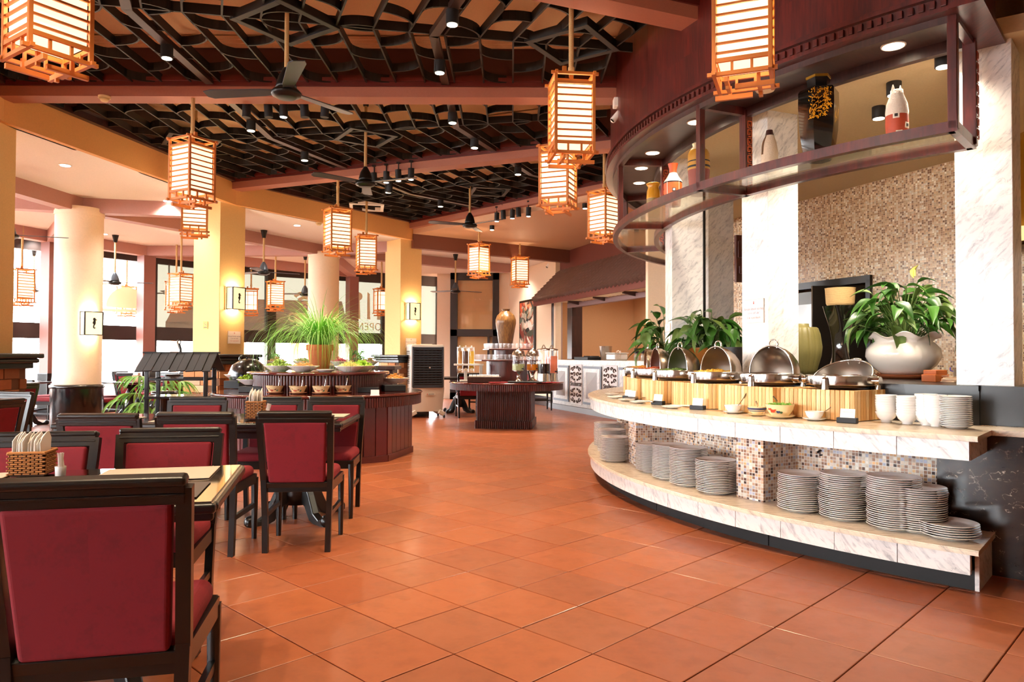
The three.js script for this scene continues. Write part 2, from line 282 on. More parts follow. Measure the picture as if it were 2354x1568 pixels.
// round columns and square brown posts of the outer ring, and the beams that join them
{
  const round = [[-7, 12.3], [17, 12.25], [41.2, 12.35]];
  round.forEach(([a, r], i) => {
    const c = struct('column_1' + i); c.position.copy(pol(a, r));
    part('shaft', [cy(0.315, 0.315, 2.7, 0, 2.0, 0, 40), cy(0.325, 0.325, 0.06, 0, 3.27, 0, 40)], m.creamPale, c);
    part('base', [la([[0, 0], [0.34, 0], [0.34, 0.72], [0.355, 0.73], [0.355, 0.76], [0.33, 0.78], [0, 0.78]], 40)], m.black, c);
  });
  const posts = [[9, 15.4], [25, 15.4], [32.4, 15.5], [-8, 15.4], [52, 15.6]], mm = std('#b58277', 0.55, { map: plaster });
  posts.forEach(([a, r], i) => {
    const c = struct('column_2' + i); c.position.copy(pol(a, r)); c.rotation.y = turn(a);
    part('shaft', rb(0.26, 2.55, 0.26, 0, 2.02, 0, 0.004), m.postBrown, c);
    part('base', rb(0.3, 0.86, 0.3, 0, 0.43, 0, 0.01), m.black, c);
  });
  let n = 40; const link = (a, ra, b, rb_, w = 0.2, h = 0.21) => struct('trim_' + n++, bar(pol(a, ra, 3.395), pol(b, rb_, 3.395), w, h), mm);
  link(-7, 12.3, 17, 12.25); link(17, 12.25, 41.2, 12.35); link(41.2, 12.35, 64, 12.4);
  link(17, 12.25, 21.6, 10.7); link(41.2, 12.35, 44.6, 10.7); link(-7, 12.3, -1, 10.7);
  link(17, 12.25, 25, 15.4); link(17, 12.25, 9, 15.4); link(41.2, 12.35, 32.4, 15.5); link(41.2, 12.35, 52, 15.6);
  link(-8, 15.4, 9, 15.4); link(9, 15.4, 25, 15.4); link(25, 15.4, 32.4, 15.5); link(32.4, 15.5, 52, 15.6);
}
// outer wall of windows on the ring, from beyond the salad island round to behind the viewer
const WR = 16.3;
{
  let n = 1;
  for (let a = 56.25; a >= -45; a -= 11.25) {
    const b = a + 11.25, half = a % 22.5 === 0 ? 0 : 1, v0 = pol(Math.floor(a / 22.5) * 22.5, WR), v1 = pol(Math.floor(a / 22.5) * 22.5 + 22.5, WR), p = v0.clone().lerp(v1, half ? 0.5 : 0), q = v0.clone().lerp(v1, a > 50 ? 0.772 : half ? 1 : 0.5);
    const w = struct('window_' + n++), d = q.clone().sub(p), L = d.length(), lift = (v, y) => v.clone().setY(y), c = (y, hh, t) => bar(lift(p, y), lift(q, y), t, hh);
    part('frame', [c(3.36, 0.28, 0.12), c(1.67, 0.3, 0.14), c(0.06, 0.24, 0.14), ...[p, q].map((e, i) => { const s = e.clone().lerp(i ? p : q, 0.07 / L); return T(new THREE.BoxGeometry(0.12, 3.3, 0.14), s.x, 1.7, s.z, 0, Math.atan2(-d.z, d.x), 0); })], m.windowFrame, w);
    const filmed = a >= 33.7;
    part('upper_pane', bar(lift(p, 2.52), lift(q, 2.52), 0.008, 1.42), filmed ? m.film : m.glass, w);
    part('lower_pane', bar(lift(p, 0.85), lift(q, 0.85), 0.008, 1.36), m.glass, w);
  }
  struct('wall_left', ringGeo(WR - 0.02, WR + 0.1, -0.1, 0.18, -45, 56.25, 11.25), m.cream);
  struct('wall_front', ringGeo(WR - 0.05, WR + 0.15, -0.1, 3.6, -126, -45, 11.25), m.creamPale);
  // solid walls: behind the painting, and closing the hall to the right of and behind the viewer
  struct('wall_back', bx(0.36, 3.62, 0.3, -1.923, 1.8, -21.3), m.cream);
}

// ---------------------------------------------------------------- buffet counter, canopy and the bar core on the right
const A0 = -48.5, A1 = 66;
{
  const L = thing('buffet_counter', 'curved white marble buffet counter with a plate shelf under its serving top', 'counter'), r = rng(9);
  part('counter_top', ringUV(ringGeo(3.86, 4.575, 0.792, 0.82, A0 - 0.5, A1), 4.5), m.marbleTop, L);
  part('nosing', ringUV(ringGeo(4.575, 4.583, 0.797, 0.815, A0 - 0.5, A1), 4.5), m.marbleTop, L);
  part('top_underside', ringGeo(3.9, 4.53, 0.69, 0.78, A0, A1), m.marble, L);
  part('plate_shelf', ringUV(ringGeo(3.9, 4.575, 0.218, 0.246, A0 - 0.5, A1), 4.5), m.marbleTop, L);
  part('nosing', ringUV(ringGeo(4.575, 4.583, 0.223, 0.241, A0 - 0.5, A1), 4.5), m.marbleTop, L);
  part('shelf_core', ringGeo(3.9, 4.5, 0.115, 0.21, A0 + 0.1, A1), m.granite, L);
  const slabs = (y0, y1) => { for (let a = A0; a < 30; a += 4.3) { const b = Math.min(a + 4.3, 30), off = r(), g = ringUV(ringGeo(4.515, 4.556 + r() * 0.0015, y0, y1, a + 0.025, b - 0.025), 4.5), uv = g.attributes.uv; for (let i = 0; i < uv.count; i++) uv.setXY(i, uv.getX(i) + off * 3, uv.getY(i) + off * 5); part('marble_panel', g, m.marble, L); } };
  slabs(0.692, 0.79); slabs(0.112, 0.217);
  for (let a = A0 + 0.02; a < 40; a += 15.2) part('kick_board', ringUV(ringGeo(4.40, 4.43, 0, 0.113, a, Math.min(40, a + 15.1)), 4.4), m.kick, L);
  part('end_panel', bar(pol(A0 - 0.12, 4.0, 0.108), pol(A0 - 0.12, 4.44, 0.108), 0.02, 0.214), m.marble, L);
  part('mosaic_back', ringUV(ringGeo(3.9, 3.96, 0.246, 0.69, A0 + 3, A1), 3.96), m.mosaic, L);
  for (const a of [-29.9, -7.3, 15.2, 37.7]) part('mosaic_pier', T(bx(0.36, 0.444, 0.235, 0, 0, 0), ...pol(a, 4.12, 0.468).toArray(), 0, turn(a) , 0), m.mosaic, L);
}
one('bar_ledge', [ringUV(ringGeo(2.5, 3.87, 1.02, 1.05, -47.5, 40), 3.8), ringUV(ringGeo(3.8, 3.85, 0.8, 1.02, -47.5, 40), 3.8)], m.granite, 'raised black granite ledge behind the buffet counter carrying the potted plants', 'ledge');
{
  const tdir = (s, r, y) => { const p = pol(A0, r, y), t = V(Math.sin(R(A0)) * -1, 0, Math.cos(R(A0))); return p.addScaledVector(t, s); };
  const w = struct('wall_right');
  part('marble_facing', bar(tdir(-0.25, 3.99, 0.395), tdir(3.2, 3.99, 0.395), 0.12, 0.79), m.emperador, w);
  part('stone_top', bar(tdir(0.02, 4.0, 0.806), tdir(3.2, 4.0, 0.806), 0.3, 0.03), m.marbleTop, w);
  part('ledge_front', bar(tdir(-0.1, 3.8, 0.92), tdir(3.2, 3.8, 0.92), 0.06, 0.2), m.granite, w);
  part('ledge_top', bar(tdir(-0.1, 3.55, 1.035), tdir(3.2, 3.55, 1.035), 0.56, 0.03), m.granite, w);
  part('mosaic_face', bar(tdir(0.18, 3.35, 2.2), tdir(3.2, 3.35, 2.2), 0.1, 2.3), m.mosaicWall, w);
}
// marble pillars of the bar
[[-47.55, 3.7, 0.3], [-22.2, 3.72, 0.3], [0.1, 3.82, 0.3], [22.5, 3.8, 0.3]].forEach(([a, r, w], i) => {
  const c = struct('column_3' + i, rb(w, 2.2, w, 0, 0, 0, 0.004), m.marble); c.position.copy(pol(a, r - w / 2, 2.14)); c.rotation.y = turn(a);
});
// canopy: curved fascia with a dentil cornice, dark soffit with round downlights
{
  const g = struct('trim_60'), a0 = -47.9, a1 = 90;
  part('fascia', ringUV(ringGeo(4.3, 4.35, 3.19, 4.3, a0, a1), 4.35), m.woodRed, g);
  part('cornice', [ringGeo(4.3, 4.4, 3.1, 3.125, a0, a1), ringGeo(4.3, 4.375, 3.125, 3.185, a0, a1), ringGeo(4.3, 4.41, 3.185, 3.21, a0, a1), ringGeo(4.3, 4.39, 3.21, 3.225, a0, a1)], m.woodRed, g);
  const d = M(rb(0.02, 0.045, 0.03, 0, 0, 0, 0.004)); d.userData.done = true;
  for (let a = a0 + 0.4, k = 0; a < 42; a += 0.72, k++) { const o = part('dentil', d, m.woodRed, g); o.position.copy(pol(a, 4.383, 3.155)); o.rotation.y = turn(a); }
  part('soffit', ringUV(ringGeo(3.6, 4.33, 3.13, 3.16, a0, a1), 4), m.woodDark, g);
  part('end_return', [bar(pol(a0, 4.41, 3.2), pol(a0, 3.62, 3.2), 0.06, 0.05), bar(pol(a0 - 0.2, 4.4, 3.155), pol(a0 - 0.2, 3.66, 3.155), 0.1, 0.06), bar(pol(a0, 4.34, 3.7), pol(a0, 3.5, 3.7), 0.04, 1.1), bar(pol(a0 - 0.3, 4.42, 3.112), pol(a0 - 0.3, 3.66, 3.112), 0.16, 0.03)], m.woodRed, g);
  for (let q = 0; q < 22; q++) { const o = part('dentil', d, m.woodRed, g); o.position.copy(pol(a0 - 0.9, 4.36 - q * 0.032, 3.155)); o.rotation.y = turn(a0) + PI / 2; }
}
for (const [a, l] of [[-41.8, 'first round recessed downlight in the dark canopy soffit, above the white rimmed vase'], [-17.6, 'second round recessed downlight in the canopy soffit, beside the near shelf post'], [-4.5, 'third round recessed downlight in the canopy soffit, over the orange vase'], [3.4, 'fourth round recessed downlight in the canopy soffit, over the yellow vase'], [12.5, 'fifth round recessed downlight in the canopy soffit, low behind the shelf post']]) {
  const p = pol(a, 4.05, 3.126), t = thing('recessed_downlight', l, 'downlight', p.toArray(), 0, 'downlights in the canopy soffit');
  part('rim', T(new THREE.TorusGeometry(0.066, 0.007, 6, 28), 0, 0, 0, PI / 2), m.porcelain, t);
  part('diffuser', cy(0.062, 0.062, 0.008, 0, 0, 0, 28), m.glow, t);
  spot([p.x, 3.09, p.z], [p.x, 0, p.z], I.shelf, SOFT, 1.1, 3);
}
one('ceiling_speaker', [cy(0.07, 0.062, 0.012, 0, 0, 0, 28), cy(0.05, 0.05, 0.016, 0, 0, 0, 28)], m.creamPale, 'unlit white round ceiling speaker in the dark canopy soffit', 'speaker', [1.803, -5.195].flatMap((q, i) => (i ? [3.122, q] : [q])));
// hanging display shelf
const SHELF = 2.5;
{
  const L = thing('display_shelf', 'curved reddish wood display shelf with glass bottom hung under the canopy', 'shelf'), a0 = -47.2, a1 = 66, st = [-47.1, -23.4, -0.7, 21.8, 44];
  part('lower_rail', ringGeo(4.275, 4.325, 2.455, 2.515, a0, a1), m.woodRed, L);
  part('lower_rail', ringGeo(3.84, 3.89, 2.455, 2.515, a0, a1), m.woodRed, L);
  part('upper_rail', ringGeo(4.275, 4.325, 3.06, 3.13, a0, a1), m.woodDark, L);
  part('upper_rail', ringGeo(3.84, 3.89, 3.06, 3.13, a0, a1), m.woodDark, L);
  part('glass_shelf', ringGeo(3.88, 4.28, SHELF - 0.01, SHELF, a0, a1), phy('#f0efe2', 0.05, { transmission: 0.93, thickness: 0, ior: 1.5 }), L);
  const post = (a, r, w, d) => T(rb(w, 0.64, d, 0, 0, 0, 0.006), ...pol(a, r, 2.79).toArray(), 0, turn(a), 0);
  st.forEach((a, i) => {
    part('cross_rail', bar(pol(a, 3.84, 2.485), pol(a, 4.325, 2.485), 0.045, 0.06), m.woodRed, L);
    part('cross_rail', bar(pol(a, 3.84, 3.1), pol(a, 4.325, 3.1), 0.045, 0.06), m.woodRed, L);
    part('post', post(a, 4.3, 0.05, 0.05), m.woodRed, L);
    const b = part('carved_post', [post(a, 3.865, 0.07, 0.06), T(rb(0.02, 0.64, 0.07, 0, 0, 0, 0.003), ...pol(a, 3.895, 2.79).toArray(), 0, turn(a), 0)], m.woodRed, L);
    for (let q = 0; q < 8; q++) {                             // square meander carved on each post
      const y = 2.53 + q * 0.066, f = q % 2 ? -1 : 1, e = 0.0045, k = (w, h, x, yy) => bx(w, h, 0.006, x * f, y + yy, 0);
      const gm = M([k(0.036, e, 0, 0.03), k(e, 0.05, -0.018, 0.005), k(e, 0.036, 0.018, 0.012), k(0.02, e, 0.008, -0.006), k(e, 0.016, -0.001, 0.001), k(0.03, e, -0.003, -0.022)]);
      const o = part('meander', T(gm, 0, 0, 0, 0, PI, 0), std('#c4592c', 0.35), b); const p = pol(a, 3.865, 0), t = V(-Math.sin(R(a)), 0, Math.cos(R(a))).multiplyScalar(1); o.position.set(p.x + t.x * 0.037, 0, p.z + t.z * 0.037); o.rotation.y = Math.atan2(t.x, t.z);
    }
  });
}
// vases on the glass shelf
{
  const lac = (g, x, w, h) => { g.fillStyle = '#0d0b0a'; g.fillRect(0, 0, w, h); const r = rng(4); g.strokeStyle = g.fillStyle = '#c88a1e'; for (let s = 0; s < 7; s++) { const x0 = r() * w, L = h * (0.3 + 0.3 * r()); g.lineWidth = 1.5; g.beginPath(); g.moveTo(x0, h * 0.03); g.quadraticCurveTo(x0 + 8, L / 2, x0 - 6 + r() * 20, L); g.stroke(); for (let q = 0; q < 46; q++) { const t = r(), xx = x0 + (r() - 0.5) * 46, yy = h * 0.03 + t * L; g.save(); g.translate(xx, yy); g.rotate(r() * 3 - 1.5); g.beginPath(); g.ellipse(0, 0, 2.6, 9, 0, 0, 7); g.fill(); g.restore(); } } };
  const v1 = thing('lacquer_vase', 'tall black faceted lacquer vase with gold bamboo leaves on the glass shelf', 'vase', [2.007, -4.776].flatMap((q, i) => (i ? [SHELF, q] : [q])), 0.4);
  const hexa = (pts) => { const g = la(pts, 6), p = g.attributes.position; for (let i = 0; i < p.count; i++) g.attributes.uv.setY(i, p.getY(i) / 0.468); return toCreasedNormals(g.toNonIndexed(), 0.5); };
  const hg = hexa([[0.075, 0], [0.1, 0.05], [0.122, 0.2], [0.13, 0.36], [0.128, 0.45], [0.118, 0.465], [0.075, 0.468]]); hg.userData.keepUV = true;
  part('body', hg, phy('#ffffff', 0.12, { map: canvas(768, 512, (g, w, h) => lac(g, 0, w, h)), clearcoat: 1, clearcoatRoughness: 0.04 }), v1);
  part('neck', hexa([[0.072, 0.46], [0.07, 0.5], [0.076, 0.54], [0.066, 0.54], [0.06, 0.47]]), m.black, v1);
  part('rim', hexa([[0.07, 0.535], [0.079, 0.54], [0.08, 0.555], [0.068, 0.557], [0.066, 0.54]]), std('#b98a2e', 0.3, { metalness: 0.8 }), v1);
  const sp = (n, l, p, s, prof, mat, extra) => { const t = thing(n, l, 'vase', [p[0], SHELF, p[1]], s); part('body', la(prof, 36), mat, t); extra?.(t); return t; };
  const clayO = std('#b5482a', 0.6, { map: clay }), chalk = std('#e9dfcf', 0.85, { bumpMap: plasterB, bumpScale: 0.004 });
  sp('ceramic_vase', 'bottle shaped vase, terracotta below and rough white above, with square motifs', [2.313, -4.381], 0.2, [[0, 0], [0.04, 0], [0.06, 0.06], [0.064, 0.12], [0.062, 0.17]], clayO, (t) => {
    part('white_neck', la([[0.062, 0.17], [0.064, 0.19], [0.058, 0.24], [0.036, 0.3], [0.034, 0.325], [0.028, 0.31]], 36), chalk, t);
    for (const [a, y] of [[0.35, 0.1], [-0.75, 0.16], [-0.5, 0.05]]) { part('square_motif', T(rb(0.036, 0.036, 0.006, 0, 0, 0.061, 0.002), 0, y, 0, 0, a), chalk, t); part('square_motif', T(rb(0.018, 0.018, 0.006, 0, 0, 0.0635, 0.002), 0, y, 0, 0, a), m.blackMatt, t); }
    for (const s of [-1, 1]) part('rim_tip', la([[0.012, 0], [0.008, 0.02], [0.003, 0.04]], 10).translate(s * 0.026, 0.318, 0), chalk, t);
  });
  sp('ceramic_vase', 'plain beige slender vase with a dark neck on the glass shelf', [1.799, -5.1], 0, [[0, 0], [0.04, 0], [0.055, 0.05], [0.057, 0.14], [0.045, 0.22], [0.028, 0.27], [0.02, 0.3], [0.016, 0.3]], std('#cdb69c', 0.85, { bumpMap: plasterB, bumpScale: 0.003 }), (t) => { part('dark_neck', la([[0.03, 0.265], [0.022, 0.303], [0.017, 0.303], [0.015, 0.28]], 24), m.woodDark, t); part('strap', tu([[-0.022, 0.27, 0.01], [-0.05, 0.21, 0.015], [-0.058, 0.13, 0.018]], 0.006, 6), std('#6b4a2d', 0.6), t); });
  sp('ceramic_vase', 'large urn vase banded ochre and brown, partly behind the near shelf post', [1.485, -5.813], 0, [[0, 0], [0.06, 0], [0.076, 0.08], [0.086, 0.2]], std('#8a4030', 0.6, { map: clay }), (t) => { part('ochre_band', la([[0.086, 0.2], [0.088, 0.215], [0.087, 0.25], [0.085, 0.29], [0.084, 0.33], [0.07, 0.36]], 36), std('#b98526', 0.5), t); part('black_band', [la([[0.0875, 0.215], [0.0895, 0.222], [0.088, 0.232]], 36), la([[0.0865, 0.262], [0.0875, 0.267], [0.0865, 0.272]], 36)], m.blackMatt, t); part('neck', la([[0.07, 0.36], [0.045, 0.39], [0.05, 0.415], [0.04, 0.41]], 36), std('#d9c9a6', 0.6), t); });
  sp('ceramic_vase', 'orange shouldered vase with white outlines, flared lip and a small square motif', [1.373, -6.238], 0, [[0, 0], [0.062, 0], [0.073, 0.1], [0.077, 0.18], [0.073, 0.205]], std('#c9571f', 0.5, { map: clay }), (t) => { part('white_shoulder', la([[0.073, 0.205], [0.077, 0.21], [0.05, 0.25], [0.032, 0.285]], 36), chalk, t); part('dark_line', la([[0.0745, 0.196], [0.0775, 0.2], [0.075, 0.206]], 36), m.blackMatt, t); part('lip', la([[0.032, 0.285], [0.03, 0.31], [0.044, 0.365], [0.04, 0.365], [0.026, 0.31]], 36), std('#c24a1c', 0.5), t); for (const [q, mm, z] of [[0.03, m.blackMatt, 0.074], [0.018, chalk, 0.0755]]) part('square_motif', T(rb(q, q, 0.006, 0, 0, z, 0.002), 0.0, 0.13, 0, 0, -0.1), mm, t); for (const a of [-0.9, 0.5]) part('outline', T(tu([[0, 0.2, 0.077], [0, 0.1, 0.075], [0, 0.01, 0.065]], 0.002, 5), 0, 0, 0, 0, a), chalk, t); });
  sp('ceramic_vase', 'short stoneware vase glazed ochre above and grey brown below with a rolled rim', [1.301, -6.734], 0, [[0, 0], [0.052, 0], [0.062, 0.06], [0.062, 0.17]], std('#8b7443', 0.5), (t) => part('ochre_glaze', la([[0.062, 0.17], [0.064, 0.175], [0.06, 0.24], [0.048, 0.275], [0.062, 0.3], [0.066, 0.31], [0.055, 0.315], [0.044, 0.29]], 36), phy('#c58a1d', 0.25), t));
  one('ceramic_bowl', la([[0, 0], [0.06, 0], [0.062, 0.02], [0.12, 0.05], [0.147, 0.085], [0.14, 0.09], [0.11, 0.06], [0, 0.02]], 40), phy('#8c8270', 0.3), 'wide shallow grey bowl on the far curve of the glass shelf', 'bowl', [1.275, SHELF, -7.47]);
}
// the bar core: mosaic wall with the door, copper hood, rear walls
{
  const w = struct('wall_bar'), a = V(3.35, 0, -9.5), d = V(0.395, 0, 1).normalize(), at = (s, y) => a.clone().addScaledVector(d, s).setY(y);   // door from s = 0.55 to 1.62
  part('mosaic_face', [bar(at(-2, 2.62), at(5.2, 2.62), 0.1, 1.04), bar(at(1.64, 1.05), at(5.2, 1.05), 0.1, 2.1), bar(at(-2, 1.05), at(0.3, 1.05), 0.1, 2.1)], m.mosaicWall, w);
  const door = struct('door_1'), n = V(-d.z, 0, d.x), off = (v, k) => v.clone().addScaledVector(n, k);
  part('door_frame', [bar(off(at(0.3, 2.07), 0.04), off(at(1.66, 2.07), 0.04), 0.1, 0.08), bar(off(at(1.6, 1.03), 0.04), off(at(1.66, 1.03), 0.04), 0.1, 2.06), bar(off(at(0.3, 1.03), 0.04), off(at(0.36, 1.03), 0.04), 0.1, 2.06)], m.blackWood, door);
  part('door_leaf', bar(at(0.36, 1.0), at(1.24, 1.0), 0.05, 2.0), std('#8d8f90', 0.35), door);
  part('open_leaf', bar(off(at(1.58, 1.0), 0.05), off(at(1.3, 1.0), 0.55), 0.05, 2.0), m.blackWood, door);
  part('glazing', bar(off(at(0.5, 1.1), 0.03), off(at(1.1, 1.1), 0.03), 0.02, 1.5), phy('#dfe6e8', 0.1), door);
  const h = thing('extractor_hood', 'faceted yellow copper extractor hood high on the mosaic wall', 'hood', at(3.62, 0).toArray(), Math.atan2(n.x, n.z));
  const fr = (q0, y0, q1, y1) => { const g = new THREE.CylinderGeometry(q1, q0, y1 - y0, 10, 1, true, -PI / 2, PI); return toCreasedNormals(T(g, 0, (y0 + y1) / 2, 0).toNonIndexed(), 0.2); };
  part('cone', fr(0.75, 2.26, 0.38, 3.12), std('#c99a3a', 0.28, { metalness: 0.9, side: THREE.DoubleSide }), h);
  part('flange', fr(0.77, 2.14, 0.75, 2.26), std('#b6a074', 0.3, { metalness: 0.9, side: THREE.DoubleSide }), h);
  part('filter_bar', [-0.4, 0, 0.4].map((x) => bx(0.03, 0.03, 0.6, x, 2.2, 0.3)), m.steelBrushed, h);
  struct('wall_bar_rear', [bx(9, 3.2, 0.2, 6.6, 1.6, -11.4), bx(0.2, 3.2, 5.2, 9.3, 1.6, -8.8)], m.creamPale);
  struct('column_40', [rb(0.36, 3.1, 0.3, 0, 0, 0, 0.004)], m.marble, [2.453, 1.56, -8.9]).rotation.y = 0.35;
  one('carved_panel', [rb(0.12, 0.62, 0.05, 0, 0, 0, 0.006), rb(0.08, 0.22, 0.03, 0, 0.12, 0.03, 0.01), rb(0.05, 0.1, 0.03, 0, -0.15, 0.03, 0.01)], m.woodRed, 'narrow carved red wood panel hanging in the gap between marble pillars', 'panel', [2.981, 2.501, -9.6], 0.3);
  one('black_pole', cy(0.018, 0.018, 2.2, 0, 0, 0, 10), m.blackMetal, 'thin black pole standing between the two rear marble pillars', 'pole', [1.993, 2.0, -7.6]);
  const cans = [[2168, 143], [2055, 208], [2020, 263]];
  [[2.686, 3.08, -4.536], [2.639, 3.08, -5.035], [2.783, 3.08, -5.533]].forEach((p, i) => {
    const t = thing('surface_downlight', ['near', 'middle', 'far'][i] + ' black surface downlight seen through the display shelf under the bar ceiling', 'downlight', [p[0], 3.06, p[2]], 0, 'black downlights inside the bar');
    part('housing', cy(0.048, 0.048, 0.09, 0, 0.015, 0, 24), m.blackMatt, t); part('lens', cy(0.04, 0.04, 0.006, 0, -0.03, 0, 24), m.glow, t);
    spot([p[0], 3.01, p[2]], [p[0], 0, p[2]], I.bar, SOFT, 1.2, 3);
  });
}

// ---------------------------------------------------------------- far end: painting wall, show kitchen with a tiled roof
{
  const k0 = V(0.93, 0, -17.9), u = V(0.334, 0, 0.943).normalize(), n = V(-0.943, 0, 0.334).normalize(), at = (s, o, y) => k0.clone().addScaledVector(u, s).addScaledVector(n, o).setY(y);
  const yaw = Math.atan2(-u.z, u.x);
  struct('wall_kitchen', [bar(at(0.3, 0, 3.4), at(9, 0, 3.4), 0.14, 0.62)], std('#6e3329', 0.5, { map: plaster }));
  struct('wall_kitchen_rear', [bar(at(-0.2, -2.4, 1.8), at(9.5, -2.4, 1.8), 0.14, 3.7), bar(at(-0.1, -2.4, 1.8), at(-0.1, -0.05, 1.8), 0.14, 3.7)], std('#e0b184', 0.7, { map: plaster }));
  struct('column_50', bar(at(0.12, 0, 1.52), at(0.42, 0, 1.52), 0.3, 3.1), std('#c3aaa8', 0.5, { map: plaster }));
  one('round_post', [cy(0.09, 0.09, 1.9, 0, 2.1, 0, 24), la([[0.09, 1.2], [0.13, 1.16], [0.15, 1.1], [0.12, 1.05], [0.15, 1.0], [0.15, 0.9], [0.1, 0.85], [0.1, 0.1], [0.17, 0.08], [0.17, 0]], 24)], m.woodDark, 'dark round wooden post at the corner of the show kitchen counter', 'post', at(0.6, 0.12, 0).toArray());
  one('square_post', rb(0.26, 1.93, 0.26, 0, 2.1, 0, 0.01), m.woodDark, 'dark square post standing on the show kitchen counter under the roof', 'post', at(1.5, 0.02, 0).toArray(), yaw);
  const c = thing('kitchen_counter', 'white show kitchen counter with pyramid panels and pierced scrollwork lettering', 'counter'), pale = std('#e2dfdc', 0.35, { map: marble }), line = std('#7d8590', 0.5);
  part('counter_top', bar(at(0.76, -0.1, 1.08), at(6.2, -0.1, 1.08), 0.9, 0.09), pale, c);
  part('body', bar(at(0.78, -0.1, 0.57), at(6.2, -0.1, 0.57), 0.7, 0.94), pale, c);
  part('plinth', bar(at(0.76, -0.08, 0.06), at(6.2, -0.08, 0.06), 0.84, 0.12), std('#8b8f93', 0.4), c);
  const seaText = new TextGeometry('Seahorse', { font: serif, size: 0.095, depth: 0.012, curveSegments: 3 }); seaText.computeBoundingBox(); seaText.translate(-seaText.boundingBox.max.x / 2, -0.035, -0.006);
  for (let s = 1.3; s < 5.5; s += 1.6) {
    const fr = (w, h, t, o) => bar(at(s - w / 2, 0.25 + o, 0.6), at(s + w / 2, 0.25 + o, 0.6), t, h);
    part('panel_frame', [fr(0.86, 0.8, 0.03, 0.01)], line, c); part('panel_frame', [fr(0.76, 0.7, 0.03, 0.016)], pale, c);
    const py = new THREE.ConeGeometry(0.38, 0.1, 4, 1).rotateY(PI / 4).rotateX(PI / 2).scale(1.1, 1.15, 1), o = part('pyramid_panel', py.toNonIndexed(), std('#c9cdd1', 0.4, { flatShading: true }), c);
    o.position.copy(at(s, 0.32, 0.6)); o.rotation.y = Math.atan2(n.x, n.z);
    const q = s + 0.8, grill = [];                           // pierced scrollwork: dark ground and bronze scrolls above and below the name
    part('scroll_ground', bar(at(q - 0.29, 0.252, 0.6), at(q + 0.29, 0.252, 0.6), 0.012, 0.86), std('#f2f0ee', 0.5), c);
    for (const sy of [-1, 1]) for (const sx of [-1, 1]) for (const [cx, cyy, rr] of [[0.07, 0.2, 0.06], [0.16, 0.12, 0.05], [0.15, 0.3, 0.055], [0.06, 0.34, 0.04], [0.19, 0.21, 0.03], [0.07, 0.09, 0.025]]) { const pts = []; for (let i = 0; i <= 12; i++) { const a = i / 12 * 5, k = rr * (1 - i / 16); pts.push([sx * (cx + k * Math.cos(a)), sy * (cyy + k * Math.sin(a)), 0]); } grill.push(tu(pts, 0.011, 5, 14)); }
    grill.forEach((g) => g.scale(1.2, 1.05, 1)); grill.push(seaText.clone());
    const sc = part('scrollwork', grill, std('#4a3124', 0.45, { metalness: 0.3 }), c); sc.position.copy(at(q, 0.268, 0.6)); sc.rotation.y = Math.atan2(n.x, n.z);
  }
  const roof = thing('tiled_canopy_roof', 'small pitched roof of dark clay tiles over the show kitchen', 'roof');
  const s0 = 0.55, s1 = 6.9, e0 = [0.62, 2.5], e1 = [0.1, 3.12];             // [outward, height] of eave and ridge
  const on = (s, t, lift = 0) => at(s + (1 - t) * 0 + t * 0.35, e0[0] + (e1[0] - e0[0]) * t, e0[1] + (e1[1] - e0[1]) * t + lift);
  part('deck', (() => { const g = new THREE.BufferGeometry(), P = [on(s0, 0), on(s1, 0), on(s1, 1), on(s0, 1)], Q = P.map((v) => v.clone().setY(v.y - 0.03)), f = []; const q = (a, b, c2, d) => f.push(a, b, c2, a, c2, d); q(...P); q(Q[3], Q[2], Q[1], Q[0]); q(Q[0], Q[1], P[1], P[0]); q(P[0], P[3], Q[3], Q[0]); g.setAttribute('position', new THREE.Float32BufferAttribute(f.flatMap((v) => v.toArray()), 3)); g.computeVertexNormals(); return g; })(), std('#3a2018', 0.6), roof);
  const half = new THREE.CylinderGeometry(0.078, 0.062, 0.16, 8, 1, true, -PI / 2, PI).rotateX(-PI / 2).scale(1, 1.45, 1), tiles = [], slope = on(0, 1).sub(on(0, 0)), L = slope.length(), rows = 9, bas = new THREE.Matrix4();
  slope.normalize(); const up = u.clone().cross(slope).normalize(); if (up.y < 0) up.negate();
  for (let rr = 0; rr < rows; rr++) for (let s = s0 + 0.08 + (rr % 2) * 0.0; s < s1; s += 0.16) { const t = (rr + 0.4) / rows, p = on(s, t, 0.012); bas.makeBasis(up.clone().cross(slope), up, slope).setPosition(p); tiles.push(half.clone().applyMatrix4(bas.clone().multiply(new THREE.Matrix4().makeRotationX(0.08)))); }
  part('roof_tiles', tiles, std('#6f5146', 0.38, { side: THREE.DoubleSide }), roof).userData.kind = 'stuff';
  part('eave_board', [bar(on(s0 - 0.05, 0, -0.06), on(s1, 0, -0.06), 0.04, 0.13), bar(on(s0, 0, -0.06), on(s0, 1, -0.06), 0.04, 0.12)], std('#6b2a22', 0.4), roof);
  part('wall_rail', bar(at(1.4, 0.1, 2.34), at(6.9, 0.1, 2.34), 0.12, 0.1), std('#8a7072', 0.4), roof);
  const raf = M(bx(0.05, 0.06, 0.5, 0, 0, 0)); raf.userData.done = true;
  for (let s = 1.6; s < 6.9; s += 0.17) { const o = part('rafter', raf, m.creamPale, roof), a = at(s, 0.12, 2.44), b = at(s, 0.58, 2.43); o.position.copy(a.lerp(b, 0.5)); o.rotation.y = Math.atan2(n.x, n.z); }
  for (let s = 2; s < 7; s += 1.25) part('bracket', bar(at(s, 0.1, 2.36), at(s, 0.4, 2.42), 0.06, 0.09), m.woodDark, roof);
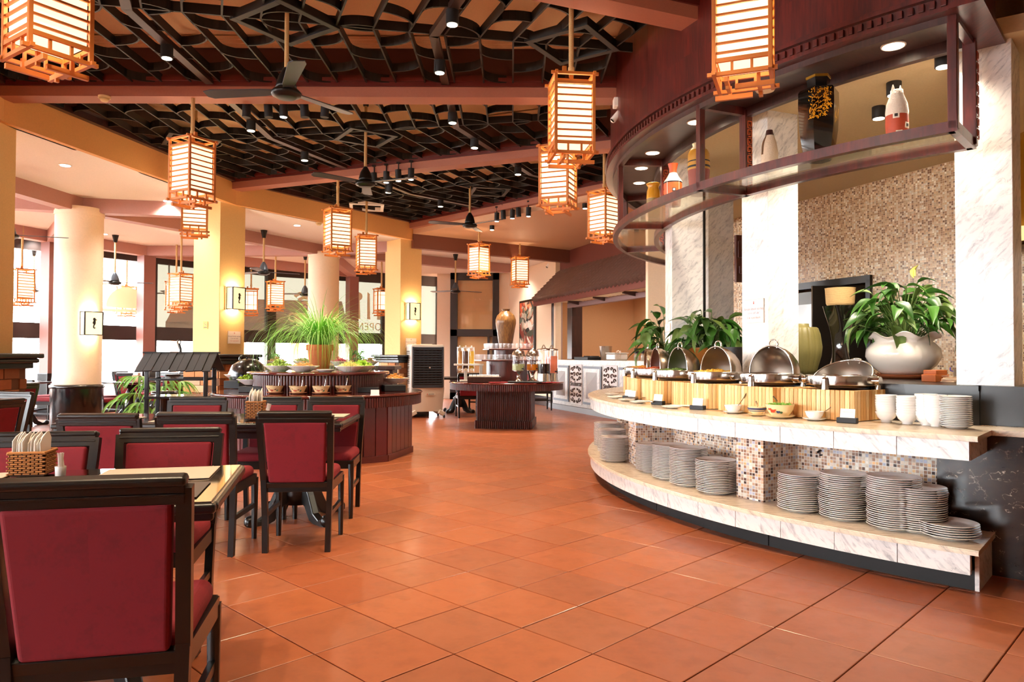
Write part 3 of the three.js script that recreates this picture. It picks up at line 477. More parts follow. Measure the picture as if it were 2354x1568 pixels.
  for (const s of [2.2, 4.6]) { const p = at(s, -1.1, 3.5), t = thing('surface_downlight', (s < 3 ? 'far' : 'near') + ' round downlight over the show kitchen bench, hidden by the tiled roof', 'downlight', p.toArray()); part('housing', cy(0.06, 0.06, 0.1, 0, 0.05, 0, 20), m.blackMatt, t); part('lens', cy(0.05, 0.05, 0.006, 0, -0.004, 0, 20), m.glow, t); spot([p.x, p.y - 0.03, p.z], [p.x, 0, p.z], I.kitchen, SOFT, 1.3, 3); }
  struct('ceiling_show_kitchen', bar(at(-0.2, -1.2, 3.66), at(9.5, -1.2, 3.66), 2.6, 0.08), m.peach);
  // things on the kitchen counter
  const K = (s, o) => at(s, o, 1.125).toArray();
  one('steel_bucket', la([[0, 0], [0.1, 0], [0.14, 0.3], [0.145, 0.3], [0.13, 0.29], [0.1, 0.02], [0, 0.02]], 24), m.steelBrushed, 'grey metal bucket standing on the show kitchen counter', 'bucket', K(2.6, -0.2));
  one('hob', [rb(0.7, 0.07, 0.5, 0, 0.035, 0, 0.01), cy(0.1, 0.1, 0.02, -0.15, 0.08, 0, 20), cy(0.1, 0.1, 0.02, 0.17, 0.08, 0, 20)], m.blackMatt, 'low black hob on the show kitchen counter beside the dark post', 'hob', K(2.1, -0.1), yaw);
  for (let q = 0; q < 5; q++) { const t = thing('sauce_bottle', 'small black capped sauce bottle in the row on the kitchen counter', 'bottle', K(4.1 + q * 0.26, -0.1), 0, 'row of sauce bottles on the kitchen counter'); part('bottle', la([[0, 0], [0.05, 0], [0.05, 0.1], [0.03, 0.13], [0.03, 0.15], [0, 0.15]], 16), phy('#d8cfc0', 0.1, { transmission: 0.5, thickness: 0 }), t); part('cap', cy(0.045, 0.045, 0.1, 0, 0.19, 0, 16), m.blackMatt, t); }
  one('plastic_tub', [rb(0.4, 0.14, 0.3, 0, 0.07, 0, 0.03), rb(0.42, 0.02, 0.32, 0, 0.15, 0, 0.008)], phy('#e6e2dd', 0.2, { transmission: 0.4, thickness: 0 }), 'clear plastic food tub on the kitchen counter beside the bucket', 'tub', K(3.2, -0.15), yaw);
  one('glass_jar', la([[0, 0], [0.045, 0], [0.05, 0.18], [0.05, 0.2], [0.042, 0.19], [0.038, 0.01], [0, 0.01]], 16), m.glass, 'small clear jar on the kitchen counter before the bottles', 'jar', K(3.75, 0.1));
}
{
  const w0 = V(-0.02, 0, -20.3), w1 = V(1.06, 0, -17.2), d = w1.clone().sub(w0).normalize(), at = (s, y, o = 0) => w0.clone().addScaledVector(d, s).add(V(-d.z, 0, d.x).multiplyScalar(o)).setY(y), wall = std('#f6dcc0', 0.7, { map: plaster });
  struct('wall_painting', [bar(at(-0.2, 1.75), at(3.35, 1.75), 0.14, 3.6)], wall);
  struct('wall_far', [bx(0.5, 3.6, 0.14, -0.14, 1.75, -20.37)], wall);
  struct('baseboard_back', [bar(at(0, 0.52, 0.08), at(3.2, 0.52, 0.08), 0.04, 0.06), bar(at(0, 0.12, 0.08), at(3.2, 0.12, 0.08), 0.04, 0.24)], m.black);
  const p = thing('painting', 'tall abstract painting in black, orange and white on the pale end wall', 'painting', at(1.55, 1.78, 0.1).toArray(), Math.atan2(-d.z, d.x));
  const art = canvas(256, 512, (g, w, h) => { const r = rng(77), cols = ['#1c1512', '#c9512b', '#e9d8c4', '#7c2a1c', '#3a4a3c', '#d98a5a', '#f3ece2', '#a8a08c']; g.fillStyle = '#9c5a3c'; g.fillRect(0, 0, w, h); for (let q = 0; q < 170; q++) { g.fillStyle = cols[Math.floor(r() * cols.length)]; g.globalAlpha = 0.55 + r() * 0.4; g.save(); g.translate(r() * w, r() * h); g.rotate(r() * 6); g.beginPath(); g.ellipse(0, 0, 6 + r() * 26, 20 + r() * 70, 0, 0, 7); g.fill(); g.restore(); } });
  const cg = new THREE.PlaneGeometry(1.0, 1.62).translate(0, 0, 0.03); cg.userData.keepUV = true;
  part('canvas', cg, std('#ffffff', 0.6, { map: art }), p);
  part('frame', [rb(0.06, 1.72, 0.06, -0.52, 0, 0, 0.01), rb(0.06, 1.72, 0.06, 0.52, 0, 0, 0.01), rb(1.1, 0.06, 0.06, 0, 0.84, 0, 0.01), rb(1.1, 0.06, 0.06, 0, -0.84, 0, 0.01), bx(1.02, 1.66, 0.01, 0, 0, -0.02)], m.black, p);
  // big dark framed window with drawn tan blinds
  const x0 = -1.71, x1 = -0.36, z = -20.28, wn = struct('window_40'), fr = (a, b, y0, y1) => rb(b - a, y1 - y0, 0.16, (a + b) / 2, (y0 + y1) / 2, z, 0.01);
  part('frame', [fr(x0, x0 + 0.2, 0, 3.5), fr(x1 - 0.18, x1, 0, 3.5), fr(x0, x1, 3.3, 3.5), fr(x0, x1, 1.74, 1.94), fr(x0, x1, 0, 0.2), fr(x1 - 0.32, x1 - 0.26, 0, 1.75)], m.windowFrame, wn);
  part('upper_pane', bx(1.0, 1.36, 0.008, (x0 + x1) / 2, 2.62, z + 0.02), m.glass, wn); part('lower_pane', bx(1.0, 1.54, 0.008, (x0 + x1) / 2, 0.97, z + 0.02), m.glass, wn);
  part('blind', [bx(1.1, 1.4, 0.02, (x0 + x1) / 2, 2.62, z - 0.05), bx(1.1, 1.6, 0.02, (x0 + x1) / 2, 0.97, z - 0.05)], phy('#e9bf8a', 0.9, { transmission: 0.35, thickness: 0 }), wn);
  struct('wall_behind_window', bx(2.2, 3.7, 0.1, -1.0, 1.75, -20.5), wall);
  struct('wall_closing', ringGeo(12.6, 12.8, 0, 4.6, 100, 236, 4), m.creamPale);
  struct('wall_corner', [ringGeo(16.3, 16.45, 0, 3.6, 74, 102, 4), bar(pol(100, 12.7, 1.8), pol(102, 16.4, 1.8), 0.15, 3.6), bar(pol(-124, 12.7, 2.2), pol(-124, 16.5, 2.2), 0.15, 4.6)], m.creamPale);
}
// outdoors: paved ground, a thatched shelter on orange posts
struct('ground', bx(120, 0.1, 120, -20, -0.26, -30), std('#efebe4', 0.9));
{
  const t = thing('thatched_shelter', 'low thatched shelter on orange posts outside the windows', 'shelter', [-9.258, 0, -27], 0.3), r = rng(2), fr = [];
  part('thatch', [bx(6, 0.18, 3, 0, 2.75, 0, 0, 0.35), bx(6, 0.18, 3, 0, 2.75, -2.7, 0, -0.35)], std('#b07a58', 0.95, { map: jute }), t);
  for (let q = 0; q < 150; q++) fr.push(bx(0.035, 0.18 + r() * 0.22, 0.02, -3 + q * 0.04, 2.2 - r() * 0.08, 1.4 + r() * 0.06));
  part('fringe', fr, std('#c08a66', 0.95), t).userData.kind = 'stuff';
  for (const x of [-2.8, -0.6, 1.2, 2.8]) part('post', cy(0.14, 0.14, 2.4, x, 1.1, 0.9, 14), std('#e6a274', 0.7), t);
}

// ---------------------------------------------------------------- lamps: lanterns, strip spots, heads, sconces, downlights; fans
{
  const LG = 'square slatted wooden lanterns hung on ropes', cache = {};
  const rail = (a, y, h, w, over = 0) => [1, -1].flatMap((s) => [bx(a * 2 + over, h, w, 0, y, s * a), bx(w, h, a * 2 + over, s * a, y, 0)]);
  const G = () => {
    if (cache.post) return cache;
    const done = (g) => { const q = M(g); q.userData.done = true; return q; };
    cache.shade = done(bx(0.255, 0.42, 0.255, 0, 0, 0));
    cache.post = done(rb(0.022, 0.6, 0.022, 0, 0, 0, 0.003));
    cache.top = done([rail(0.142, 0.29, 0.02, 0.02, 0.07), rail(0.142, 0.222, 0.022, 0.016), bx(0.28, 0.016, 0.018, 0, 0.29, 0), bx(0.03, 0.09, 0.03, 0, 0.31, 0), bx(0.03, 0.05, 0.02, -0.08, 0.31, 0.142), bx(0.03, 0.05, 0.02, 0.08, 0.31, -0.142)]);
    cache.slat = done(rail(0.136, 0, 0.012, 0.012));
    cache.low = done([rail(0.142, -0.222, 0.022, 0.016), rail(0.142, -0.295, 0.02, 0.02, 0.07), ...[-0.05, 0.05].flatMap((x) => [bx(0.014, 0.07, 0.014, x, -0.258, 0.138), bx(0.014, 0.07, 0.014, x, -0.258, -0.138), bx(0.014, 0.07, 0.014, 0.138, -0.258, x), bx(0.014, 0.07, 0.014, -0.138, -0.258, x)])]);
    cache.foot = done([bx(0.02, 0.026, 0.2, -0.08, -0.33, 0.06), bx(0.02, 0.026, 0.2, 0.08, -0.33, -0.06), bx(0.2, 0.026, 0.02, 0.06, -0.35, 0.08), bx(0.2, 0.026, 0.02, -0.06, -0.35, -0.08), ...[[-0.08, 0.08], [0.08, -0.08], [0.08, 0.08], [-0.08, -0.08]].map(([x, z]) => bx(0.018, 0.07, 0.018, x, -0.325, z))]);
    cache.slatB = done([-0.075, 0.06].flatMap((x) => [bx(0.01, 0.42, 0.01, x, 0, 0.136), bx(0.01, 0.42, 0.01, -x, 0, -0.136), bx(0.01, 0.42, 0.01, 0.136, 0, x), bx(0.01, 0.42, 0.01, -0.136, 0, -x)]));
    cache.railB = done([rail(0.136, -0.1, 0.01, 0.01), rail(0.136, 0.13, 0.01, 0.01)]);
    return cache;
  };
  function lantern(label, p, ry, top, B = 0, k = 1, s = 1) {
    const g = G(), t = thing('hanging_lantern', label, 'lantern', p, R(ry), LG), far = p[2] < -13;
    t.scale.setScalar(s);
    part('shade', g.shade, m.paper, t);
    for (const [x, z] of [[1, 1], [1, -1], [-1, 1], [-1, -1]]) part('corner_post', g.post, m.lanternWood, t).position.set(x * 0.142, 0, z * 0.142);
    part('top_frame', g.top, m.lanternWood, t); part('bottom_frame', g.low, m.lanternWood, t); part('foot_frame', g.foot, m.lanternWood, t);
    if (B) { part('slat', g.slatB, m.lanternWood, t); part('slat', g.railB, m.lanternWood, t); } else for (let q = 0; q < 8; q++) part('slat', g.slat, m.lanternWood, t).position.y = -0.18 + q * 0.0515;
    const L = (top - p[1]) / s;
    part('rope', [cy(0.019, 0.019, L - 0.34, 0, 0.34 + (L - 0.34) / 2, 0, 10), cy(0.024, 0.024, 0.03, 0, 0.37, 0, 10), cy(0.023, 0.023, 0.02, 0, L - 0.1, 0, 10)], m.rope, t);
    if (k) bulb(p, I.lantern * k, WARM, 4);
  }
  lantern('largest lantern, at the top left corner, seen from below', [-2.369, 3.004, -3.7], 56, 4.3);
  lantern('lantern hung from the long cross beam in front of the cream pillar with a sconce', [-3.121, 3.012, -7.1], 62, 3.72);
  lantern('lantern half hidden under the one on the long cross beam', [-4.005, 3.045, -9.2], 22, 4.3);
  lantern('lantern with a grey grille side, left of the taller rope and white ceiling frame', [-2.496, 2.995, -10.42], 35, 3.72, 0, 1, 1.02);
  lantern('lantern just right of and below the one over the potted grass', [-2.539, 2.99, -12.7], 22, 3.9, 0, 1, 1.02);
  lantern('lantern over the drinks table, in front of the wide tan window', [-0.634, 3.04, -13.9], 48, 3.62);
  lantern('lantern in front of the pale end wall, right of the tan window', [0.163, 3.035, -15.7], 20, 3.62);
  lantern('lower lantern of the overlapping pair near the white security camera', [0.45, 2.98, -7.2], 68, 4.3);
  lantern('upper lantern of the overlapping pair near the white security camera', [0.441, 3.015, -5.5], 7, 4.3);
  lantern('lantern beside the far curve of the canopy, before the tiled roof', [1.158, 2.997, -9.2], 42, 3.9);
  lantern('lantern at the top right, hung before the canopy cornice', [1.256, 3.013, -3.95], -22, 4.3);
  lantern('lantern at the far left between the brown posts', [-8.722, 2.429, -13], 60, 3.5);
  lantern('lantern left of the cream pillar, front one of two overlapping', [-6.116, 2.413, -13.5], 64, 3.5);
  lantern('lantern left of the cream pillar, rear one of two overlapping', [-6.985, 2.436, -15.2], 64, 3.5, 0, 0);
  lantern('lantern in front of the window with the cup and waves decal', [-5.182, 2.527, -16], 34, 3.5);
  lantern('pale lantern with wide panes before the blown out window by the round pillar', [-8.436, 2.401, -16], 50, 3.5, 1);
  lantern('pale lantern with wide panes just right of the pillar sconce', [-6.249, 2.501, -17.5], 20, 3.5, 1, 0);
  lantern('pale lantern with wide panes partly hidden behind the farther cream pillar', [-3.126, 2.512, -17.5], 30, 3.5, 1, 0);
}
// strip lights crossing each bay, with two cylinder spots each
{
  const half = 11.25, tan = Math.tan(R(half)), C = V(CX, 0, CZ), where = ['over the canopy', 'nearest the viewer', 'behind the long cross beam', 'above the salad island'];
  for (let k0 = -2; k0 < 2; k0++) for (const [u, v, w] of [[8.28, 1.0, 'outer'], [6.0, 0.7, 'inner']]) {
    const t = thing('light_track', w + ' dark angled light track crossing the lattice bay ' + where[k0 + 2], 'track');
    const at = (side, uu, vv, y) => { const a = (k0 + side) * 22.5, out = pol(a, 1).sub(pol(a, 0)), acr = pol(a + 90, 1).sub(pol(a + 90, 0)).multiplyScalar(side ? -1 : 1); return C.clone().addScaledVector(out, uu).addScaledVector(acr, vv).setY(y); };
    for (const s of [0, 1]) part('rail', bar(at(s, u, 0.1, 3.855), at(s, u, u * tan + 0.01, 3.855), 0.075, 0.05), m.track, t);
    for (const s of [0, 1]) {
      const p = at(s, u, v, 3.78), h = part('housing', cy(0.05, 0.05, 0.11, p.x, p.y, p.z, 20), m.blackMatt, t);
      part('lens', cy(0.04, 0.04, 0.006, p.x, p.y - 0.056, p.z, 20), m.glow, h);
      spot([p.x, p.y - 0.07, p.z], [p.x, 0, p.z], I.spot, WARM, 0.75, 2);
    }
  }
}
// rows of black spotlight heads on the beams
{
  const ord = ['first', 'second', 'third', 'fourth', 'fifth'], row = (base, tgt, list, group, what) => list.forEach(([p, lit], i) => {
    const t = thing('spotlight_head', (lit ? 'lit' : 'unlit') + ' black cylinder spotlight, ' + ord[i] + ' in the row ' + what, 'spotlight', p, 0, group);
    part('housing', cy(0.042, 0.042, 0.15, 0, 0, 0, 20, lit ? 0.06 : 0.02, 0, i % 2 ? 0.06 : -0.04), m.blackMatt, t);
    part('stem', [cy(0.008, 0.008, 0.1, 0, 0.12, 0, 8), bx(0.05, 0.02, 0.05, 0, 0.17, 0)], m.blackMatt, t);
    if (lit) { part('lens', cy(0.034, 0.034, 0.006, 0, -0.077, 0, 16), m.glowCool, t); spot([p[0], p[1] - 0.1, p[2]], tgt, I.spot * 1.1, SOFT, 0.36, 1.2, 0.25); }
  });
  row(0, [-2.2, 0.8, -8.6], [[[-2.707, 3.707, -7.4], 0], [[-2.486, 3.708, -7.4], 0], [[-2.331, 3.713, -7.4], 1], [[-2.119, 3.709, -7.4], 0], [[-1.911, 3.71, -7.4], 0]], 'heads on the long cross beam', 'behind the long cross beam');
  row(0, [-2.4, 0.8, -9.2], [[[-1.724, 3.65, -9.95], 1], [[-1.544, 3.652, -9.86], 1], [[-1.362, 3.651, -9.78], 1], [[-1.905, 3.651, -10.03], 0], [[-1.718, 3.571, -10.2], 0]], 'heads on the middle beam', 'on the middle beam beside the fan');
  row(0, [-0.1, 0.8, -12.4], [[[-0.271, 3.615, -12.63], 1], [[-0.157, 3.638, -12.55], 0], [[0, 3.624, -12.4], 1], [[0.103, 3.634, -12.3], 0], [[0.267, 3.603, -12.1], 1]], 'heads on the far beam', 'on the far beam above the drinks table');
  [[1.145, 3.522, -11.5], [-0.377, 3.602, -13.5]].forEach((p, i) => { const t = thing('surface_downlight', i ? 'small lit surface downlight on the peach ceiling over the drinks table' : 'small dark surface downlight on the peach ceiling near the canopy', 'downlight', [p[0], 3.58, p[2]]); part('housing', cy(0.045, 0.045, 0.08, 0, 0, 0, 18), m.blackMatt, t); part('lens', cy(0.036, 0.036, 0.006, 0, -0.042, 0, 18), m.glow, t); spot([p[0], 3.52, p[2]], [p[0], 0, p[2]], I.spot, SOFT, 0.8, 2); });
}
// round downlights recessed in the white outer ceiling
[[150,380],[168,467],[90,540],[240,538],[297,494],[362,578],[385,462],[683,518],[728,567],[577,577],[1003,597],[1168,612],[497,560]].forEach((q, i) => {
  const P = [[-5.394, 3.495, -8.786], [-6.627, 3.495, -11.001], [-9.051, 3.495, -13.962], [-7.732, 3.495, -13.835], [-6.26, 3.495, -11.918], [-7.852, 3.495, -16.161], [-5.119, 3.495, -10.821], [-3.785, 3.495, -12.831], [-4.116, 3.495, -15.362], [-5.74, 3.495, -16.043], [-1.81, 3.495, -17.403], [-0.106, 3.495, -18.632], [-6.078, 3.495, -14.986]][i];
  const t = thing('recessed_downlight', 'round downlight in the pale outer ceiling, ' + ['nearest, above the left fan', 'left of the round pillar top', 'between the left fan and round pillar', 'just right of the round pillar', 'over the window fan by the round pillar', 'near the overlapping lanterns', 'behind the lantern on the cross beam', 'between the cream pillars, nearer', 'between the cream pillars, beside the grille lantern', 'above the fan between the cream pillars', 'right of the farther cream pillar', 'near the painting wall', 'hidden behind the nearer cream pillar'][i], 'downlight', P);
  part('rim', cy(0.07, 0.07, 0.01, 0, 0, 0, 24), m.porcelain, t); part('diffuser', cy(0.055, 0.055, 0.008, 0, -0.004, 0, 24), m.glowCool, t);
  spot([P[0], 3.46, P[2]], [P[0], 0, P[2]], I.down, COOL, 1.15, 3);
});
for (const [a, r] of [[-5, 11.5], [-25, 12], [-15, 14]]) {
  const p = pol(a, r, 3.495), t = thing('recessed_downlight', 'round white downlight recessed in the pale outer ceiling', 'downlight', p.toArray(), 0, 'downlights in the pale outer ceiling');
  part('rim', cy(0.07, 0.07, 0.01, 0, 0, 0, 24), m.porcelain, t); part('diffuser', cy(0.055, 0.055, 0.008, 0, -0.004, 0, 24), m.glowCool, t);
  spot([p.x, 3.46, p.z], [p.x, 0, p.z], I.down, COOL, 1.15, 3);
}
// wall sconces with a seahorse
{
  const sea = (() => { const s = new THREE.Shape(); const P = [[0, 0.075], [0.018, 0.07], [0.022, 0.055], [0.04, 0.046], [0.038, 0.04], [0.02, 0.04], [0.024, 0.018], [0.02, -0.01], [0.006, -0.03], [0.004, -0.05], [0.014, -0.056], [0.018, -0.048], [0.022, -0.058], [0.012, -0.07], [-0.004, -0.066], [-0.012, -0.05], [-0.008, -0.028], [-0.004, -0.01], [-0.018, 0.002], [-0.012, 0.02], [-0.004, 0.034], [-0.012, 0.05], [-0.01, 0.066]]; P.forEach((p, i) => (i ? s.lineTo(...p) : s.moveTo(...p))); return s; })();
  function sconce(label, p, ry) {
    const t = thing('wall_sconce', label, 'sconce', p, ry), z = 0.12;
    part('shade', [bx(0.25, 0.32, 0.008, 0, 0, z), bx(0.008, 0.32, z, -0.125, 0, z / 2), bx(0.008, 0.32, z, 0.125, 0, z / 2)], std('#fff0d2', 0.9, { emissive: new THREE.Color().setRGB(1, 0.78, 0.42), emissiveIntensity: 1.0 }), t);
    part('frame', [...[-1, 1].flatMap((s) => [bx(0.018, 0.34, 0.016, s * 0.128, 0, z + 0.002), bx(0.012, 0.34, 0.014, s * 0.128, 0, 0.008), bx(0.27, 0.012, 0.014, 0, s * 0.165, z + 0.002), bx(0.012, 0.012, z, 0.128, s * 0.165, z / 2), bx(0.012, 0.012, z, -0.128, s * 0.165, z / 2)])], m.blackWood, t);
    part('seahorse', T(ex(sea, 0.004), 0, 0, z + 0.005).scale(1.1, 1.1, 1), m.blackMatt, t);
    const n = V(0, 0, 0.06).applyAxisAngle(V(0, 1, 0), ry);
    for (const s of [-1, 1]) bulb([p[0] + n.x, p[1] + s * 0.12, p[2] + n.z], I.sconce, WARM, 2);
  }
  const face = (k, y) => pol(k * 22.5, 10.395, y).toArray();
  sconce('wall sconce with a seahorse on the nearer cream pillar', face(1, 2.07), turn(22.5) + PI / 2);
  sconce('wall sconce with a seahorse on the farther cream pillar', face(2, 2.08), turn(45) + PI / 2);
  { const c = pol(17, 12.25), a = R(58); sconce('wall sconce with a seahorse on the round pillar', [c.x + 0.3 * Math.sin(a), 1.66, c.z + 0.3 * Math.cos(a)], a); }
}
// ceiling fans
{
  const blade = (() => { const s = shp([[0.09, -0.035], [0.2, -0.05], [0.62, -0.06], [0.66, -0.03], [0.66, 0.05], [0.6, 0.07], [0.2, 0.05], [0.09, 0.035]]); const g = M(T(ex(s, 0.006, 0.001), 0, 0, 0, -PI / 2 + 0.16)); g.userData.done = true; return g; })();
  function fan(label, p, top, rope, dark, ry = 0) {            // p: underside of the hub
    const t = thing('ceiling_fan', label, 'fan', p, R(ry)), H = top - p[1], mt = dark ? m.blackMetal : std('#4d545c', 0.35, { metalness: 0.2 });
    part('hub', la([[0, 0], [0.07, 0], [0.085, 0.012], [0.11, 0.02], [0.118, 0.04], [0.1, 0.062], [0, 0.065]], 32), m.blackMetal, t);
    part('motor_housing', la([[0, 0.06], [0.085, 0.06], [0.078, 0.1], [0.06, 0.17], [0.032, 0.22], [0.02, 0.24], [0, 0.24]], 28), mt, t);
    part('rod', [cy(0.017, 0.017, H - 0.22, 0, 0.22 + (H - 0.22) / 2, 0, 10)], rope ? m.rope : m.blackMetal, t);
    part('canopy', la([[0, H - 0.14], [0.03, H - 0.14], [0.055, H - 0.02], [0.062, H], [0, H]], 20), m.blackMetal, t);
    for (let q = 0; q < 3; q++) part('blade', blade, std('#3c3f45', 0.35), t).rotation.set(0, q * 2 * PI / 3 + 0.5, 0);
    for (const b of t.children.filter((o) => o.name === 'blade')) b.position.y = 0.05;
  }
  fan('dark ceiling fan nearest the viewer, before the long cross beam', [-1.776, 3.23, -5.7], 4.3, 1, 1, 25);
  fan('dark ceiling fan beside the middle row of spotlights', [-1.736, 3.201, -8.6], 4.3, 1, 1, 70);
  fan('dark ceiling fan under the farthest lattice bay', [-0.671, 3.227, -11.5], 4.3, 1, 1, 50);
  fan('grey ceiling fan at the far left under the pale ceiling', [-6.485, 2.7, -9.4], 3.5, 1, 0, -6);
  fan('grey ceiling fan between the two cream pillars', [-4.559, 2.681, -13.4], 3.5, 1, 0, 4);
  fan('grey ceiling fan right of the round pillar before the bright window', [-7.611, 2.545, -14], 3.5, 1, 0, -12);
  fan('grey ceiling fan in front of the tan blinds', [-1.28, 2.621, -16.5], 3.5, 1, 0, 2);
  fan('grey ceiling fan half hidden by the far round pillar', [-4.676, 2.54, -16.5], 3.5, 1, 0, 30);
  fan('grey ceiling fan behind the overlapping lanterns left of the cream pillar', [-7.984, 2.59, -17], 3.5, 1, 0, 15);
  fan('grey ceiling fan behind the lantern at the far left', [-10.476, 2.566, -16], 3.5, 1, 0, 40);
}
// square ceiling frames on the ridges, small fittings
[[[-1.802, 3.87, -5.753], -11.25, 'nearest the viewer around the fan rod'], [[0.507, 3.87, -6.146], -11.25, 'around the rope of the lantern pair'], [[-1.78, 3.87, -8.799], 11.25, 'around the second fan rod'], [[-0.371, 3.87, -11.689], 33.75, 'around the third fan rod'], [[-3.973, 3.87, -9.003], 11.25, 'behind the lantern of the long cross beam'], [[-2.596, 3.87, -12.993], 33.75, 'pale, above the lantern over the potted grass']].forEach(([p, a, w], i) => {
  const t = thing('ceiling_frame', 'square ' + (i === 5 ? 'white' : 'dark') + ' ceiling frame set cornerwise in the lattice, ' + w, 'frame', p, turn(a) + PI / 4);
  const s = 0.27; for (const q of [-1, 1]) { part('frame_side', rb(0.6, 0.07, 0.055, 0, 0, q * s, 0.004), i === 5 ? m.white : m.lattice, t); part('frame_side', rb(0.055, 0.07, 0.49, q * s, 0, 0, 0.004), i === 5 ? m.white : m.lattice, t); }
});
{
  const d = thing('smoke_detector', 'cream round smoke detector under the long cross beam', 'detector', [-3.957, 3.715, -7.045]);
  part('base', cy(0.055, 0.055, 0.02, 0, -0.008, 0, 24), std('#e9cf9f', 0.5), d); part('sensor', la([[0, -0.05], [0.03, -0.048], [0.048, -0.018], [0, -0.018]], 24), std('#e2c590', 0.5), d);
  [[[-3.326, 3.49, -12.541], 'beside the first grille lantern'], [[-8.105, 3.49, -15.608], 'near the far blown out window']].forEach(([p, w]) => { const t = thing('smoke_detector', 'small cream smoke detector on the pale ceiling ' + w, 'detector', p); part('base', cy(0.055, 0.055, 0.02, 0, -0.008, 0, 20), std('#e9cf9f', 0.5), t); part('sensor', la([[0, -0.05], [0.03, -0.048], [0.048, -0.018], [0, -0.018]], 20), std('#e2c590', 0.5), t); });
  const c = (label, p, s) => { const t = thing('security_camera', label, 'camera', p, 0); part('mount', rb(0.12 * s, 0.09 * s, 0.1 * s, 0, 0, 0, 0.01), m.paperWhite, t); part('arm', tu([[0, -0.04 * s, 0], [0.005 * s, -0.07 * s, 0.01], [-0.005 * s, -0.11 * s, 0.02]], 0.016 * s, 8), m.paperWhite, t); part('body', T(new THREE.CapsuleGeometry(0.03 * s, 0.08 * s, 4, 16), -0.035 * s, -0.14 * s, 0.03, 0.3, 0, -0.7), m.paperWhite, t); part('lens', cy(0.02 * s, 0.02 * s, 0.012 * s, -0.075 * s, -0.185 * s, 0.045, 14, 0.3, 0, -0.7), m.black, t); };
  c('white security camera under the long cross beam beside the canopy', [1.026, 3.653, -7], 1);
  c('white security camera on the pale end wall above the painting', [0.926, 3.583, -17.6], 1.3);
}

// ---------------------------------------------------------------- dining chairs and tables
const chairProto = (() => {
  const t = thing('dining_chair', 'dark framed dining chair with red velvet back, nearest the viewer with its back turned', 'chair');
  // local: front is +z, floor at y = 0
  const backX = (y) => 0.188 + 0.027 * Math.max(0, (y - 0.1) / 0.8), backZ = (y) => (y < 0.4 ? -0.195 - 0.03 * (0.4 - y) : -0.195 - 0.2 * (y - 0.4));
  const post = (s) => { const ys = [0, 0.24, 0.46, 0.6, 0.75, 0.87], g = []; for (let i = 0; i + 1 < ys.length; i++) { const a = V(s * backX(ys[i]), ys[i], backZ(ys[i])), b = V(s * backX(ys[i + 1]), ys[i + 1] + 0.004, backZ(ys[i + 1])); g.push(bar(a, b, ys[i] < 0.4 ? 0.034 : 0.036, ys[i] < 0.4 ? 0.038 : 0.034, V(0, 0, 1))); } return g; };
  for (const s of [-1, 1]) part('rear_leg', post(s), m.blackWood, t);
  for (const s of [-1, 1]) { const g = new THREE.CylinderGeometry(0.027, 0.019, 0.42, 4, 1).rotateY(PI / 4); part('front_leg', [T(g, s * 0.205, 0.21, 0.225), cy(0.014, 0.014, 0.012, s * 0.205, 0.004, 0.225, 10)], m.blackWood, t); }
  part('seat_frame', [rb(0.43, 0.06, 0.03, 0, 0.415, 0.222, 0.004), rb(0.38, 0.06, 0.03, 0, 0.415, -0.2, 0.004), ...[-1, 1].map((s) => bar(V(s * 0.195, 0.415, -0.2), V(s * 0.208, 0.415, 0.22), 0.026, 0.06))], m.blackWood, t);
  const cush = new RoundedBoxGeometry(0.41, 0.075, 0.425, 4, 0.034), cp = cush.attributes.position; for (let i = 0; i < cp.count; i++) { const x = cp.getX(i) / 0.21, z = cp.getZ(i) / 0.22; if (cp.getY(i) > 0) cp.setY(i, cp.getY(i) + 0.022 * (1 - x * x) * (1 - z * z)); } cush.computeVertexNormals();
  part('seat', T(cush, 0, 0.465, 0.015), m.velvet, t);
  for (const s of [-1, 1]) part('stretcher', bar(V(s * 0.193, 0.235, -0.205), V(s * 0.203, 0.235, 0.222), 0.02, 0.03), m.blackWood, t);
  const B = (y, o = 0) => V(0, y, backZ(y) + o), lean = Math.atan(0.2), tilt = (g, y, o = 0) => T(T(g, 0, 0, 0, -lean), 0, y, backZ(y) + o);
  part('top_rail', [tilt(rb(0.437, 0.062, 0.036, 0, 0, 0, 0.006), 0.862), tilt(rb(0.442, 0.026, 0.05, 0, 0, 0, 0.011), 0.89, -0.002), tilt(rb(0.434, 0.008, 0.044, 0, 0, 0, 0.003), 0.858, -0.001)], m.blackWood, t);
  part('lower_rail', tilt(rb(0.385, 0.05, 0.034, 0, 0, 0, 0.005), 0.425), m.blackWood, t);
  const pad = new RoundedBoxGeometry(0.356, 0.395, 0.044, 3, 0.014), pp = pad.attributes.position; for (let i = 0; i < pp.count; i++) { const k = 1 + 0.05 * (pp.getY(i) / 0.2); pp.setX(i, pp.getX(i) * k); } pad.computeVertexNormals();
  part('backrest', tilt(pad, 0.642), m.velvet, t);
  return t;
})();
let chairUsed = false;
function chair(label, x, z, deg, group) {                    // deg: direction the chair faces, 0 = towards the viewer
  if (!chairUsed) { chairUsed = true; chairProto.position.set(x, 0, z); chairProto.rotation.y = R(deg); chairProto.userData.label = label; if (group) chairProto.userData.group = group; return chairProto; }
  const o = copy(chairProto, [x, 0, z], R(deg), label, group); o.scale.y = 0.974; return o;
}
